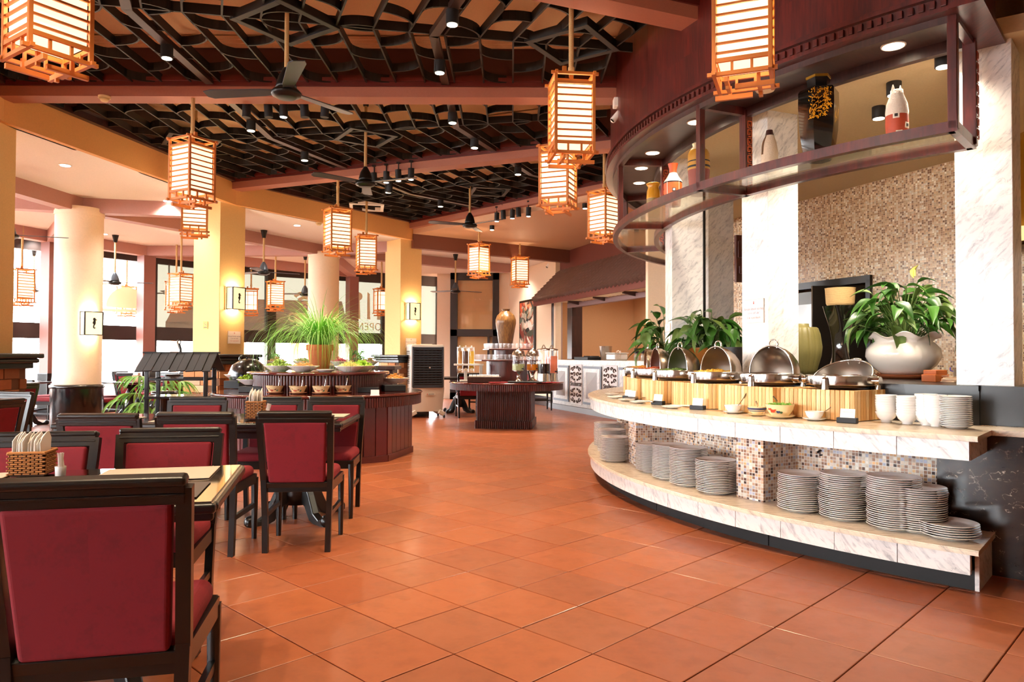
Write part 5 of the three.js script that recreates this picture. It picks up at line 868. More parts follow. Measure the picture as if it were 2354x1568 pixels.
// bowls and side plates at the right end of the counter
{
  const bowl = share(la([[0, 0.004], [0.022, 0.004], [0.024, 0], [0.028, 0], [0.03, 0.012], [0.05, 0.03], [0.06, 0.055], [0.0625, 0.066], [0.0605, 0.066], [0.056, 0.05], [0.045, 0.03], [0, 0.016]], 40)), small = share(la([[0, 0.002], [0.045, 0.002], [0.05, 0], [0.054, 0.004], [0.08, 0.014], [0.083, 0.017], [0.081, 0.018], [0.055, 0.009], [0, 0.006]], 40));
  [[[2.273, -4.453], 8, 'the left front stack of bowls'], [[2.343, -4.344], 8, 'the middle front stack of bowls'], [[2.415, -4.266], 7, 'the right front stack of bowls']].forEach(([[x, z], n, w], i) => { const [a, b] = away(x, z, 0.03); stack('soup_bowl', bowl, m.porcelain, 'white footed soup bowl in ' + w + ' beside the side plates', 'bowl', 'bowls in ' + w, a, CT, b, n, 0.0145, 0.003, 160 + i); });
  [[-44.2, 4.06, 9, 'the rear stack of bowls behind the left front one'], [-45.2, 4.13, 9, 'the rear stack of bowls behind the right front one']].forEach(([a, r, n, w], i) => { const p = pol(a, r); stack('soup_bowl', bowl, m.porcelain, 'white footed soup bowl in ' + w, 'bowl', 'bowls in ' + w, p.x, CT, p.z, n, 0.0145, 0.003, 166 + i); });
  { const [a, b] = away(2.476, -4.092, 0.05); stack('side_plate', small, m.porcelain, 'small white side plate in the front stack right of the soup bowls', 'plate', 'side plates in the front stack', a, CT, b, 17, 0.0102, 0.003, 170); const [c, d] = away(2.786, -4.472, 0.06); stack('side_plate', small, m.porcelain, 'small white side plate in the rear stack beside the napkin tray', 'plate', 'side plates in the rear stack', c, CT, d, 17, 0.0102, 0.003, 171); }
  const p = [2.985, 0.822, -4.401], t = thing('woven_tray', 'long woven rattan tray of white napkins at the right end of the counter', 'tray', p, R(-50 + 3));
  const wv = std('#c08a48', 0.65, { bumpMap: weaveB, bumpScale: 0.004 });
  part('tray', [rb(0.3, 0.085, 0.012, 0, 0.043, 0.08, 0.004), rb(0.3, 0.085, 0.012, 0, 0.043, -0.08, 0.004), rb(0.012, 0.085, 0.16, -0.15, 0.043, 0, 0.004), rb(0.012, 0.085, 0.16, 0.15, 0.043, 0, 0.004), bx(0.29, 0.006, 0.15, 0, 0.004, 0)], wv, t);
  part('rim', [rb(0.31, 0.014, 0.018, 0, 0.086, 0.08, 0.006), rb(0.31, 0.014, 0.018, 0, 0.086, -0.08, 0.006), rb(0.018, 0.014, 0.17, -0.15, 0.086, 0, 0.006)], wv, t);
  one('napkin_pile', [rb(0.2, 0.09, 0.12, 0, 0.045, 0, 0.012), rb(0.2, 0.006, 0.12, 0.004, 0.093, 0, 0.002)], m.paperWhite, 'pile of white paper napkins lying in the woven tray', 'napkins', [p[0] + 0.03, p[1] + 0.008, p[2] + 0.01], R(-47));
  one('napkin_pile', [T(rb(0.1, 0.13, 0.03, 0, 0.065, 0, 0.006), 0, 0, 0, 0, 0, 0.12), T(rb(0.1, 0.12, 0.02, 0.01, 0.06, 0.024, 0.005), 0, 0, 0, 0, 0, 0.06)], m.paperWhite, 'upright folded napkins at the left end of the woven tray', 'napkins', [p[0] - 0.07, p[1] + 0.008, p[2] - 0.01], R(-47));
}
// serving dishes, spoons and name cards along the front of the counter
{
  const cards = [[[2.024, -4.424], 'standing before the nearest riser'], [[1.389, -5.477], 'between the third riser and the plate of tongs'], [[1.201, -6.019], 'in front of the fourth riser'], [[1.084, -6.609], 'in front of the fifth riser'], [pol(-5, 4.29).toArray().filter((q, i) => i !== 1), 'at the far curve of the counter']];
  const txt = canvas(256, 160, (g, w, h) => { g.fillStyle = '#fbf7f2'; g.fillRect(0, 0, w, h); g.fillStyle = '#5b4c44'; g.textAlign = 'center'; g.font = '26px serif'; g.fillText('CHICKEN SOUP', w / 2, 66); g.fillStyle = '#b9aaa0'; g.font = '17px serif'; g.fillText('Súp gà', w / 2, 98); });
  cards.forEach(([[x, z], w], i) => {
    const t = thing('name_card', 'name card in a black block ' + w, 'card', [x, CT, z], outw(-36 + i * 8) * 0.5 - 0.25);
    part('block', rb(0.115, 0.032, 0.045, 0, 0.016, 0, 0.003), m.blackMatt, t);
    const pg = new THREE.PlaneGeometry(0.085, 0.055).translate(0, 0, 0.0012); pg.userData.keepUV = true;
    const c = part('card', rb(0.085, 0.055, 0.002, 0, 0, 0, 0.0005), m.paperWhite, t); c.position.set(0.003, 0.058, 0.004); c.rotation.x = -0.2;
    part('print', pg, std('#ffffff', 0.7, { map: txt }), c);
  });
  const dish = (r, h, f = 0.5) => la([[0, 0.003], [r * f, 0.003], [r * f, 0], [r * (f + 0.06), 0.002], [r * 0.86, h * 0.5], [r, h], [r * 0.965, h], [r * 0.8, h * 0.5], [0, 0.008]], 40);
  const spoon = (L) => [tu([[0, 0, 0], [0.01, L * 0.4, 0], [0.02, L, 0]], 0.0028, 6), rb(0.012, L * 0.35, 0.0025, 0.019, L * 0.88, 0, 0.001, 0, 0, -0.05)];
  function serving(label, cat, x, z, r, h, mat, base = 0, tilt, cut) { const y = CT + base, o = one('serving_bowl', dish(r, h), mat, label, cat, [x, y, z]); if (cut) { const s = one('serving_spoon', spoon(cut), m.steel, 'steel spoon resting in ' + label.replace('small white sauce bowl', 'sauce bowl'), 'spoon', [x + 0.01, y + 0.012, z]); s.rotation.z = tilt; } return o; }
  const saucer = share(dish(0.075, 0.016)), sc = (label, x, z, k, mat = m.porcelain) => { const o = one('saucer', saucer, mat, label, 'saucer', [x, CT, z]); o.scale.setScalar(k); };
  const cream = phy('#ecd3a2', 0.2, { clearcoat: 0.5 });
  { const [x, z] = [1.899, -4.602]; sc('white saucer under the small white sauce bowl near the nearest name card', x, z, 0.98); serving('small white sauce bowl on a white saucer near the nearest name card', 'bowl', x, z, 0.058, 0.048, m.porcelain, 0.008, -0.85, 0.15); }
  { const [x, z] = [1.554, -5.152]; sc('white saucer under the left white sauce bowl', x, z, 0.95); serving('small white sauce bowl on a white saucer before the third riser', 'bowl', x, z, 0.06, 0.05, m.porcelain, 0.008, -0.5, 0.15); }
  { const [x, z] = [1.651, -4.938]; sc('cream saucer under the blue banded bowl', x, z, 0.88, cream); const b = serving('cream bowl with a dark blue band beside the flower bowl', 'bowl', x, z, 0.06, 0.05, cream, 0.012, 0.5, 0.07); part('blue_band', la([[0.0585, 0.03], [0.0625, 0.04], [0.0615, 0.042]], 40), std('#26305f', 0.3), b); part('blue_band', la([[0.051, 0.019], [0.0535, 0.022], [0.053, 0.024]], 40), std('#3a4668', 0.3), b); }
  function flowerBowl(label, x, y, z, r, h, ry, green) {
    const o = one('flower_bowl', dish(r, h, 0.55), cream, label, 'bowl', [x, y, z], ry), fl = (a, yy, col, s) => { const rr = r * (0.72 + 0.24 * yy / h) + 0.0025, g = []; for (let k = 0; k < 6; k++) g.push(cy(s * 0.5, s * 0.5, 0.003, Math.cos(k * 1.05) * s * 0.6, Math.sin(k * 1.05) * s * 0.6, 0, 10, PI / 2)); part('painted_flower', T(M(g), 0, 0, 0, -0.45).rotateY(a).translate(rr * Math.sin(a), yy, rr * Math.cos(a)), std(col, 0.35), o); };
    fl(-0.25, h * 0.55, '#d8482a', r * 0.2); fl(-0.55, h * 0.66, '#c95a3a', r * 0.13); fl(0.15, h * 0.42, '#29406e', r * 0.12); fl(0.38, h * 0.36, '#3c6a44', r * 0.09);
    if (green) { const q = rng(6), g = []; for (let k = 0; k < 60; k++) { const e = q() * 6.28, d = r * 0.8 * Math.sqrt(q()); g.push(T(new THREE.DodecahedronGeometry(0.006 + q() * 0.005, 0), d * Math.cos(e), h * 0.86 + q() * 0.012, d * Math.sin(e), q() * 3, q() * 3)); } part('chopped_greens', g, std('#6fa032', 0.6), o).userData.kind = 'stuff'; }
    return o;
  }
  { const [x, z] = [1.742, -4.765]; sc('wide cream plate under the large flower bowl', x, z, 1.28, cream); flowerBowl('large cream bowl painted with a red flower and filled with chopped greens', x, CT + 0.014, z, 0.092, 0.075, outw(-30) * 0.6, 1); const s = one('serving_spoon', spoon(0.12), m.steel, 'spoon leaning in the large flower bowl', 'spoon', [x + 0.03, CT + 0.03, z - 0.02]); s.rotation.z = 0.7; }
  const tongs = share([bar(V(-0.012, 0, 0), V(-0.003, 0.012, 0.2), 0.016, 0.0025), bar(V(0.012, 0.01, 0), V(0.003, 0.014, 0.2), 0.016, 0.0025), rb(0.022, 0.014, 0.03, 0, 0.008, 0.2, 0.004)]);
  [[[1.227, -5.613], 'between the third and fourth risers', 60], [[1.073, -6.205], 'before the fourth riser', 30], [pol(-8.5, 4.38).toArray().filter((q, i) => i !== 1), 'before the fifth riser', 100], [pol(-3, 4.38).toArray().filter((q, i) => i !== 1), 'at the far curve', 60], [pol(4, 4.34).toArray().filter((q, i) => i !== 1), 'farthest round the curve of the counter', 100]].forEach(([[x, z], w, a]) => { const o = one('small_plate', share(dish(0.08, 0.018)), m.porcelain, 'small white plate for tongs ' + w, 'plate', [x, CT, z]); void o; one('tongs', tongs, m.steelWarm, 'metal serving tongs resting on the small plate ' + w, 'tongs', [x - 0.02, CT + 0.017, z + 0.01], R(a)); });
}
// vases and odds and ends on the granite ledge
{
  const gv = thing('ribbed_vase', 'squat olive green vase with vertical ribs on the granite ledge', 'vase', [2.473, 1.05, -6.25]), g = la([[0, 0], [0.1, 0], [0.125, 0.06], [0.158, 0.18], [0.166, 0.25], [0.15, 0.36], [0.132, 0.41], [0.12, 0.418], [0.062, 0.42], [0.058, 0.45], [0.05, 0.45], [0.05, 0.42], [0, 0.41]], 96), gp = g.attributes.position;
  for (let i = 0; i < gp.count; i++) { const x = gp.getX(i), z = gp.getZ(i), a = Math.atan2(z, x), y = gp.getY(i), k = y > 0.03 && y < 0.415 ? 1 - 0.03 * Math.pow(Math.abs(Math.cos(a * 8)), 24) : 1; gp.setX(i, x * k); gp.setZ(i, z * k); } g.computeVertexNormals();
  part('body', g, std('#7d7442', 0.45, { map: plaster }), gv);
  const tv = thing('twisted_vase', 'tall black twisted lacquer vase with a rope wrapped mouth on the granite ledge', 'vase', [2.781, 1.05, -6.2]), N = 4, pos = [], idx = [], H = 0.6, S = 24, W = 40;
  for (let i = 0; i <= S; i++) for (let k = 0; k < W; k++) { const u = i / S, a = k / W * 2 * PI, tw = u * 1.4, q = 0.112 - 0.055 * Math.sin(PI * Math.pow(u, 0.9)) + 0.004 * u, e = Math.pow(Math.pow(Math.abs(Math.cos(a)), 5) + Math.pow(Math.abs(Math.sin(a)), 5), -0.2); pos.push(q * e * Math.cos(a + tw), u * H, q * e * Math.sin(a + tw)); if (i < S) { const A = i * W + k, B = i * W + (k + 1) % W; idx.push(A, A + W, B, B, A + W, B + W); } }
  const tg = new THREE.BufferGeometry(); tg.setAttribute('position', new THREE.Float32BufferAttribute(pos, 3)); tg.setIndex(idx); tg.computeVertexNormals();
  part('body', tg, phy('#15100e', 0.12, { clearcoat: 1, clearcoatRoughness: 0.05, side: THREE.DoubleSide }), tv);
  part('rope_mouth', la([[0.1, 0.6], [0.112, 0.62], [0.12, 0.745], [0.124, 0.75], [0.112, 0.75], [0.1, 0.62]], 40), m.rope, tv);
  one('pattern_pot', la([[0, 0], [0.13, 0], [0.16, 0.12], [0.15, 0.22], [0.165, 0.25], [0.15, 0.25], [0, 0.2]], 40), std('#8c6a50', 0.5, { map: emperador }), 'dark patterned ceramic pot behind the brown ringed pot', 'pot', [1.974, 1.05, -6.45]);
  one('wooden_box', [rb(0.16, 0.05, 0.1, 0, 0.025, 0, 0.004), rb(0.13, 0.03, 0.09, 0, 0.065, 0, 0.004)], std('#a8561c', 0.35), 'small stack of orange wooden boxes beside the wavy white pot', 'box', [2.918, 1.05, -5.05], 0.5);
  const tr = thing('paper_pile', 'pile of folded papers with a blue wire clip beside the right marble pillar', 'papers', [3.008, 1.05, -4.98], 0.4); for (let q = 0; q < 4; q++) part('sheet', rb(0.15, 0.006, 0.1, (q % 2) * 0.006, 0.004 + q * 0.008, 0, 0.002, q * 0.1), std('#d8b99a', 0.7), tr); part('clip', tu([[-0.04, 0.1, 0], [-0.04, 0.08, 0], [0.04, 0.08, 0], [0.04, 0.1, 0]], 0.004, 6), std('#3a2f9a', 0.4), tr); part('basket', [rb(0.14, 0.002, 0.09, 0, 0.04, 0, 0.001), rb(0.14, 0.05, 0.003, 0, 0.065, 0.045, 0.001)], phy('#cfc0b0', 0.3, { transmission: 0.5, thickness: 0 }), tr);
}

// ---------------------------------------------------------------- salad island, drinks table, air cooler
{
  const X = -2.36, Z = -9.0, t = thing('salad_island', 'round dark red wood buffet island with a fluted raised tier and a boarded base', 'buffet table', [X, 0, Z]), r = rng(12);
  const red = ['#5b1618', '#66191b', '#50130f', '#6e1d1e'].map((h) => phy(h, 0.3, { map: plaster, clearcoat: 0.4, clearcoatRoughness: 0.2 }));
  const base = 1.12, n = 8, V8 = (k, q) => V(q * Math.cos(R(33.5 + k * 45)), 0, q * Math.sin(R(33.5 + k * 45)));
  part('core', T(new THREE.CylinderGeometry(base - 0.03, base - 0.03, 0.72, 8), 0, 0.36, 0, 0, R(-33.5) + PI / 2), m.woodDark, t);
  for (let k = 0; k < n; k++) { const a = V8(k, base), b = V8(k + 1, base); for (let q = 0; q < 6; q++) { const p = a.clone().lerp(b, (q + 0.03) / 6).setY(0.36), s = a.clone().lerp(b, (q + 0.97) / 6).setY(0.36); part('board', bar(p, s, 0.022, 0.72), red[Math.floor(r() * 4)], t); } part('skirting', bar(V8(k, base + 0.012).setY(0.04), V8(k + 1, base + 0.012).setY(0.04), 0.03, 0.08), m.trimRed, t); }
  part('table_top', la([[0, 0.745], [1.2, 0.745], [1.24, 0.752], [1.255, 0.768], [1.24, 0.782], [0, 0.782]], 96), phy('#5a1a16', 0.15, { clearcoat: 1, clearcoatRoughness: 0.08, map: plaster }), t);
  const flute = (R0, y, h, N, nm, parent) => { const g = M(cy(0.5 * 2 * PI * R0 / N * 0.98, 0.5 * 2 * PI * R0 / N * 0.98, h, 0, 0, 0, 8)); g.userData.done = true; const o = part(nm + '_band', cy(R0 - 0.008, R0 - 0.008, h, 0, y, 0, 96), m.woodDark, parent), rest = []; for (let k = 0; k < N; k++) { const a = k / N * 2 * PI; if (a < PI * 1.15 && Math.sin(a) > -0.45 && R0 < 0.9) { const q = part('reed', g, m.woodRed, parent); q.position.set(R0 * Math.cos(a), y, R0 * Math.sin(a)); } else rest.push(g.clone().translate(R0 * Math.cos(a), y, R0 * Math.sin(a))); } if (rest.length) part('reeding', rest, m.woodRed, parent).userData.kind = 'stuff'; void o; };
  flute(1.222, 0.69, 0.11, 240, 'edge', t); flute(0.76, 0.88, 0.2, 130, 'tier', t);
  part('tier_top', la([[0, 0.98], [0.8, 0.98], [0.845, 0.99], [0.85, 1.01], [0.835, 1.022], [0, 1.022]], 80), phy('#5a1a16', 0.15, { clearcoat: 1, clearcoatRoughness: 0.08, map: plaster }), t);
  const dishG = share(la([[0, 0.004], [0.08, 0.004], [0.085, 0], [0.092, 0.004], [0.14, 0.03], [0.185, 0.058], [0.19, 0.062], [0.183, 0.063], [0.13, 0.036], [0, 0.014]], 48));
  function platter(label, p, food, col, n2, k = 1) {
    const o = one('salad_platter', dishG, m.porcelain, label, 'platter', p); o.scale.set(k, 1.1, k);
    if (!food) return; const q = rng(p[0] * 1000 | 0), s = [];
    for (let i = 0; i < n2; i++) { const e = q() * 6.28, d = 0.13 * Math.sqrt(q()), y = 0.04 + 0.06 * (1 - d / 0.13) + q() * 0.02; s.push(food === 'shred' ? T(new THREE.BoxGeometry(0.006, 0.004, 0.05), d * Math.cos(e), y, d * Math.sin(e), q() - 0.5, q() * 6, q() - 0.5) : T(leafGeo(0.06, 0.04, 0.6, 0.4, 3), d * Math.cos(e), y, d * Math.sin(e), q() - 0.6, q() * 6, q() - 0.5)); }
    const w = thing('salad_heap', col[1] + ' heaped on the ' + label, 'salad', p); w.scale.set(k, 1.1, k); part('pieces', s, std(col[0], 0.6, { side: THREE.DoubleSide }), w).userData.kind = 'stuff';
  }
  const box = (label, p, w, h, d, ry = 0) => one('display_block', rb(w, h, d, 0, h / 2, 0, 0.006), m.blackMatt, label, 'block', p, ry);
  const TT = 0.783, U = 1.023;
  box('black display block under the front left salad platter', [-2.997, -8.493].flatMap((q, i) => (i ? [TT, q] : [q])), 0.28, 0.07, 0.16, -0.1); box('black display block under the far left salad platter', [-3.572, -9.454].flatMap((q, i) => (i ? [TT, q] : [q])), 0.22, 0.1, 0.16, -0.2);
  { const p = [-3.124, -8.794]; platter('oval white platter on the front left black block', [p[0], TT + 0.075, p[1]], 'leaf', ['#a8c83e', 'chopped bright green salad'], 120, 0.92); const q = [-3.638, -9.704]; platter('white platter on the far left black block', [q[0], TT + 0.105, q[1]], 'shred', ['#ecd2b0', 'pale chopped meat salad'], 240, 0.88); }
  { const p = [-2.746, -8.65]; platter('left white platter on the raised tier', [p[0], U, p[1]], 'leaf', ['#b9cf6a', 'green and pink leaf salad'], 160, 0.95); const q = [-2.407, -8.45]; platter('white platter on the raised tier left of the terracotta pot', [q[0], U + 0.002, q[1]], 'shred', ['#dca05a', 'thin golden shredded salad'], 90, 0.98); const s = [-1.886, -8.5]; platter('white platter on the raised tier right of the terracotta pot', [s[0], U, s[1]], 'shred', ['#e9d98a', 'pale yellow shredded salad'], 260, 0.92); const w = [-1.812, -8.85]; platter('rear right white platter on the raised tier', [w[0], U, w[1]], 'leaf', ['#b4d24a', 'tall heap of frilly lettuce'], 190, 0.85); }
  box('low black block under the right front platter', [-1.689, -8.581].flatMap((q, i) => (i ? [TT, q] : [q])), 0.26, 0.06, 0.18, 0.1); box('black block at the right end of the island', [-1.436, -8.912].flatMap((q, i) => (i ? [TT, q] : [q])), 0.26, 0.075, 0.2, 0.35);
  { const p = [-1.765, -8.889]; platter('empty white platter at the right front of the island', [p[0], TT + 0.065, p[1]], null, null, 0, 0.9); const q = [-1.48, -9.247]; platter('white platter of golden shreds at the right end of the island', [q[0], TT + 0.08, q[1]], 'shred', ['#dfa04a', 'golden crisp shreds'], 120, 1.0); }
  const cream = phy('#e8cf9f', 0.25, { clearcoat: 0.4 }), fb = share(la([[0, 0.003], [0.05, 0.003], [0.054, 0], [0.06, 0.004], [0.1, 0.085], [0.097, 0.085], [0.055, 0.012], [0, 0.01]], 36)), sa = share(la([[0, 0], [0.06, 0], [0.1, 0.018], [0.097, 0.02], [0.058, 0.006], [0, 0.004]], 36)), sp = share([tu([[0, 0, 0], [0.02, 0.06, 0], [0.03, 0.12, 0]], 0.004, 6), rb(0.014, 0.03, 0.004, 0.031, 0.13, 0, 0.002)]);
  [[[-2.658, -8.225], 'first flower painted dressing bowl from the left on the salad island'], [[-2.378, -8.151], 'second flower painted dressing bowl from the left on the salad island'], [[-2.126, -8.167], 'third flower painted dressing bowl from the left on the salad island'], [[-1.93, -8.368], 'fourth flower painted dressing bowl, next to the empty platter']].forEach(([[x, z], l]) => {
    const s = one('saucer', sa, std('#c98a6a', 0.4), 'reddish saucer under the ' + l, 'saucer', [x, TT, z]); void s;
    const b = one('dressing_bowl', fb, cream, l, 'bowl', [x, TT + 0.006, z]); for (const [dx, dy, c, q] of [[-0.01, 0.045, '#b0563a', 0.022], [0.025, 0.05, '#7d3c2c', 0.014], [0.045, 0.035, '#3b5a3a', 0.012], [-0.04, 0.055, '#a08a5a', 0.01]]) part('painted_flower', T(new THREE.SphereGeometry(q, 10, 8).scale(1, 1, 0.15), dx, dy, 0.05 + dy * 0.42 + 0.006 - dx * dx * 3, -0.42), std(c, 0.4), b);
    one('dressing_spoon', sp, m.steel, 'spoon standing in the ' + l, 'spoon', [x + 0.02, TT + 0.03, z], 0.4);
  });
  [[[-2.582, -8.422], 'small white name card between the first two dressing bowls'], [[-1.467, -7.857], 'small cream name card at the right front of the salad island']].forEach(([[x, z], l]) => one('name_card', [rb(0.09, 0.06, 0.003, 0, 0.035, 0, 0.001, 0, -0.2), rb(0.1, 0.012, 0.03, 0, 0.006, 0, 0.003)], m.paperWhite, l, 'card', [x, TT, z], 0.1));
  one('small_dish', la([[0, 0], [0.07, 0], [0.11, 0.03], [0.105, 0.032], [0, 0.01]], 32), m.porcelain, 'small white dish with a server before the terracotta pot', 'dish', [-2.138, -8.4].flatMap((q, i) => (i ? [U, q] : [q])));
  // farther fruit counter behind the island, just its platters in view
  const f = thing('fruit_counter', 'dark counter of fruit platters behind the salad island', 'counter', [-2.85, 0, -11.6]); part('top', rb(2.1, 0.06, 0.7, 0, 1.02, 0, 0.01), m.woodDark, f); part('body', rb(2.0, 1.0, 0.5, 0, 0.5, 0, 0.01), m.woodDark, f);
  [[-1.07, '#c98a6a', 'pinkish sliced fruit'], [-0.66, '#b9c58a', 'pale green sliced fruit'], [-0.08, '#d0457a', 'magenta dragon fruit'], [0.38, '#b08a6a', 'brown pastries']].forEach(([x, c, w]) => platter('white platter of ' + w + ' on the rear fruit counter', [-2.6 + x, 1.052, -11.4], 'leaf', [c, w], 70, 0.8));
  const gar = (l, x, y, z, s, k) => { const q = thing('garnish_bush', l, 'garnish', [x, y, z]), rr = rng(s), lf = []; for (let i = 0; i < 90; i++) { const e = rr() * 6.28, d = 0.1 * k * Math.sqrt(rr()); lf.push(T(leafGeo(0.07, 0.035, 0.6, 0.3, 3), d * Math.cos(e), rr() * 0.22 * k, d * Math.sin(e), rr() - 0.5, rr() * 6, rr() - 0.5)); } part('leaves', lf, m.leaf, q).userData.kind = 'stuff'; };
  gar('sprig of green herbs standing on the rear fruit counter, left', -3.75, 1.06, -11.55, 3, 0.8); gar('sprig of green herbs standing on the rear fruit counter, right', -2.4, 1.06, -11.45, 4, 1.1);
  one('rice_cooker', [la([[0, 0], [0.2, 0], [0.24, 0.1], [0.235, 0.24], [0.16, 0.34], [0.05, 0.38], [0, 0.38]], 32), T(new THREE.TorusGeometry(0.05, 0.012, 8, 20, PI), 0, 0.38, 0)], m.black, 'large black lidded pot tilted open on the salad island, beside the brick pillar', 'pot', [-3.472, 0.79, -9.75], 0.4).rotation.z = 0.25;
}
{
  // drinks table
  const X = -0.09, Z = -12.6, t = thing('drinks_table', 'round dark red wood drinks table on a square fluted pedestal', 'table', [X, 0, Z], R(-6)), reed = M(cy(0.0155, 0.0155, 0.56, 0, 0, 0, 8)), reed2 = M(cy(0.0165, 0.0165, 0.13, 0, 0, 0, 8)); reed.userData.done = reed2.userData.done = true;
  part('plinth', rb(0.96, 0.14, 0.96, 0, 0.07, 0, 0.01), m.woodDark, t); part('pedestal', rb(0.88, 0.6, 0.88, 0, 0.42, 0, 0.01), m.woodDark, t);
  for (let k = 0; k < 28; k++) { const x = -0.43 + k * 0.032; part('reed', reed, m.woodRed, t).position.set(x, 0.42, 0.44); const o = part('reed', reed, m.woodRed, t); o.position.set(0.44, 0.42, x); const q = part('reed', reed, m.woodRed, t); q.position.set(-0.44, 0.42, x); }
  for (let k = 0; k < 28; k++) part('reed', reed2, m.woodRed, t).position.set(-0.462 + k * 0.0342, 0.07, 0.48);
  part('table_top', la([[0, 0.74], [0.96, 0.74], [0.985, 0.755], [0.98, 0.775], [0, 0.78]], 80), phy('#5a1a16', 0.12, { clearcoat: 1, clearcoatRoughness: 0.06, map: plaster }), t);
  { const N = 190, g = M(cy(0.0155, 0.0155, 0.1, 0, 0, 0, 8)), l = []; for (let k = 0; k < N; k++) { const a = k / N * 2 * PI; l.push(g.clone().translate(0.955 * Math.cos(a), 0.695, 0.955 * Math.sin(a))); } l.push(cy(0.95, 0.95, 0.1, 0, 0.695, 0, 80)); part('reeding', l, m.woodRed, t).userData.kind = 'stuff'; }
  const st = thing('drinks_tower', 'two tier octagonal red wood tower for glasses on the drinks table', 'display stand', [X, 0.781, Z - 0.1], R(12)), oct = (r0, y0, y1, k = 1) => T(new THREE.CylinderGeometry(r0 * k, r0, y1 - y0, 6).toNonIndexed(), 0, (y0 + y1) / 2, 0);
  part('lower_box', oct(0.37, 0, 0.34), m.woodRed, st); part('lower_shelf', rb(1.02, 0.025, 0.8, 0, 0.353, 0, 0.006), m.woodRed, st); part('upper_box', oct(0.23, 0.365, 0.53), m.woodRed, st); part('upper_shelf', rb(0.74, 0.022, 0.6, 0, 0.543, 0, 0.006), m.woodRed, st);
  const gl = share(la([[0, 0.006], [0.026, 0.006], [0.027, 0], [0.03, 0.002], [0.034, 0.088], [0.0325, 0.088], [0.027, 0.01], [0, 0.01]], 20)); let pg = null;
  const put = (x, y, z, shelf) => { const p = V(x, y, z).applyAxisAngle(V(0, 1, 0), R(12)).add(V(X, 0.781, Z - 0.1)), g = 'tumblers on the ' + shelf + ' tier of the drinks tower', l = 'clear glass tumbler on the ' + shelf + ' tier of the drinks tower'; if (!pg) pg = one('glass_tumbler', gl, m.glass, l, 'glass', p.toArray(), 0, g); else copy(pg, p.toArray(), 0, l, g); };
  for (let row = 0; row < 2; row++) { for (let k = 0; k < 14; k++) put(-0.465 + k * 0.0715, 0.3665, 0.35 - row * 0.08, 'lower'); for (let k = 0; k < 10; k++) put(-0.33 + k * 0.0733, 0.555, 0.25 - row * 0.08, 'upper'); }
  for (let k = 0; k < 7; k++) { put(-0.47, 0.3665, 0.19 - k * 0.08, 'lower'); put(-0.33, 0.555, 0.1 - k * 0.055, 'upper'); }
  one('stoneware_jar', la([[0, 0], [0.1, 0], [0.115, 0.05], [0.15, 0.28], [0.178, 0.44], [0.178, 0.5], [0.15, 0.58], [0.085, 0.64], [0.065, 0.655], [0.07, 0.68], [0.08, 0.69], [0.065, 0.69], [0.055, 0.66], [0, 0.6]], 48), phy('#ffffff', 0.3, { map: grainTex('#5c3c22', '#a3743f', 31, 0.5, 20) }), 'tall brown glazed stoneware jar crowning the drinks tower', 'jar', [X - 0.02, 1.337, Z - 0.16]);
  const juice = (label, u, d, col, fill, tall) => {
    const x = (u - 1177) / 1683.1 * d, o = thing('juice_dispenser', label, 'dispenser', [x, 0.784, -d]), gr = 0.105, h0 = tall ? 0.14 : 0.19, h1 = tall ? 0.52 : 0.42;
    part('stand', tall ? [cy(0.1, 0.11, 0.14, 0, 0.07, 0, 28), cy(0.12, 0.12, 0.02, 0, 0.01, 0, 28)] : [la([[0, 0], [0.085, 0], [0.08, 0.02], [0.03, 0.05], [0.026, 0.12], [0.05, 0.17], [0.1, 0.19], [0, 0.19]], 28)], m.steel, o);
    part('tank', la([[gr, h0], [gr + 0.004, h0], [gr + 0.004, h1], [gr, h1]], 32), m.glass, o);
    part('juice', cy(gr - 0.004, gr - 0.004, (h1 - h0) * fill, 0, h0 + 0.004 + (h1 - h0) * fill / 2, 0, 28), phy(col, 0.15, { transmission: 0.4, thickness: 0 }), o);
    part('lid', tall ? [la([[0.11, h1], [0.112, h1 + 0.02], [0.04, h1 + 0.04], [0, h1 + 0.04]], 28), tu([[-0.04, h1 + 0.03, 0], [0, h1 + 0.09, 0], [0.04, h1 + 0.03, 0]], 0.008, 6)] : [la([[0.115, h1], [0.113, h1 + 0.03], [0.09, h1 + 0.085], [0.04, h1 + 0.115], [0.012, h1 + 0.12], [0.018, h1 + 0.14], [0, h1 + 0.145]], 32)], m.steel, o);
    part('tap', [cy(0.012, 0.012, 0.05, 0, h0 + 0.03, gr + 0.025, 10, PI / 2), rb(0.016, 0.05, 0.016, 0, h0 + 0.02, gr + 0.05, 0.004), rb(0.012, 0.05, 0.01, 0, h0 + 0.055, gr + 0.05, 0.004)], m.blackMatt, o); o.rotation.y = 0.6;
  };
  juice('dome lidded dispenser of pale green drink on a steel foot', 1192, 12.05, '#c9d29a', 0.45, 0); juice('dome lidded dispenser of orange juice on a steel foot', 1225, 12.15, '#ef9a1c', 0.42, 0); juice('tall cylinder dispenser of dark berry drink', 1250, 11.95, '#2a0a12', 0.42, 1); juice('tall cylinder dispenser of pink drink at the rear right', 1268, 12.35, '#ee9a7c', 0.75, 1);
  one('serving_tray', rb(0.62, 0.02, 0.3, 0, 0.01, 0, 0.008), m.blackMatt, 'black tray under the juice dispensers', 'tray', [0.248, 0.781, -11.92], -0.12);
  for (const [u, l] of [[1145, 'folded red cloth at the left front of the drinks table'], [1262, 'folded red cloth at the right edge of the drinks table']]) one('red_cloth', rb(0.3, 0.008, 0.2, 0, 0.004, 0, 0.004), std('#a02028', 0.85), l, 'cloth', [(u - 1177) / 1683 * 11.85, 0.781, -11.86], 0.3);
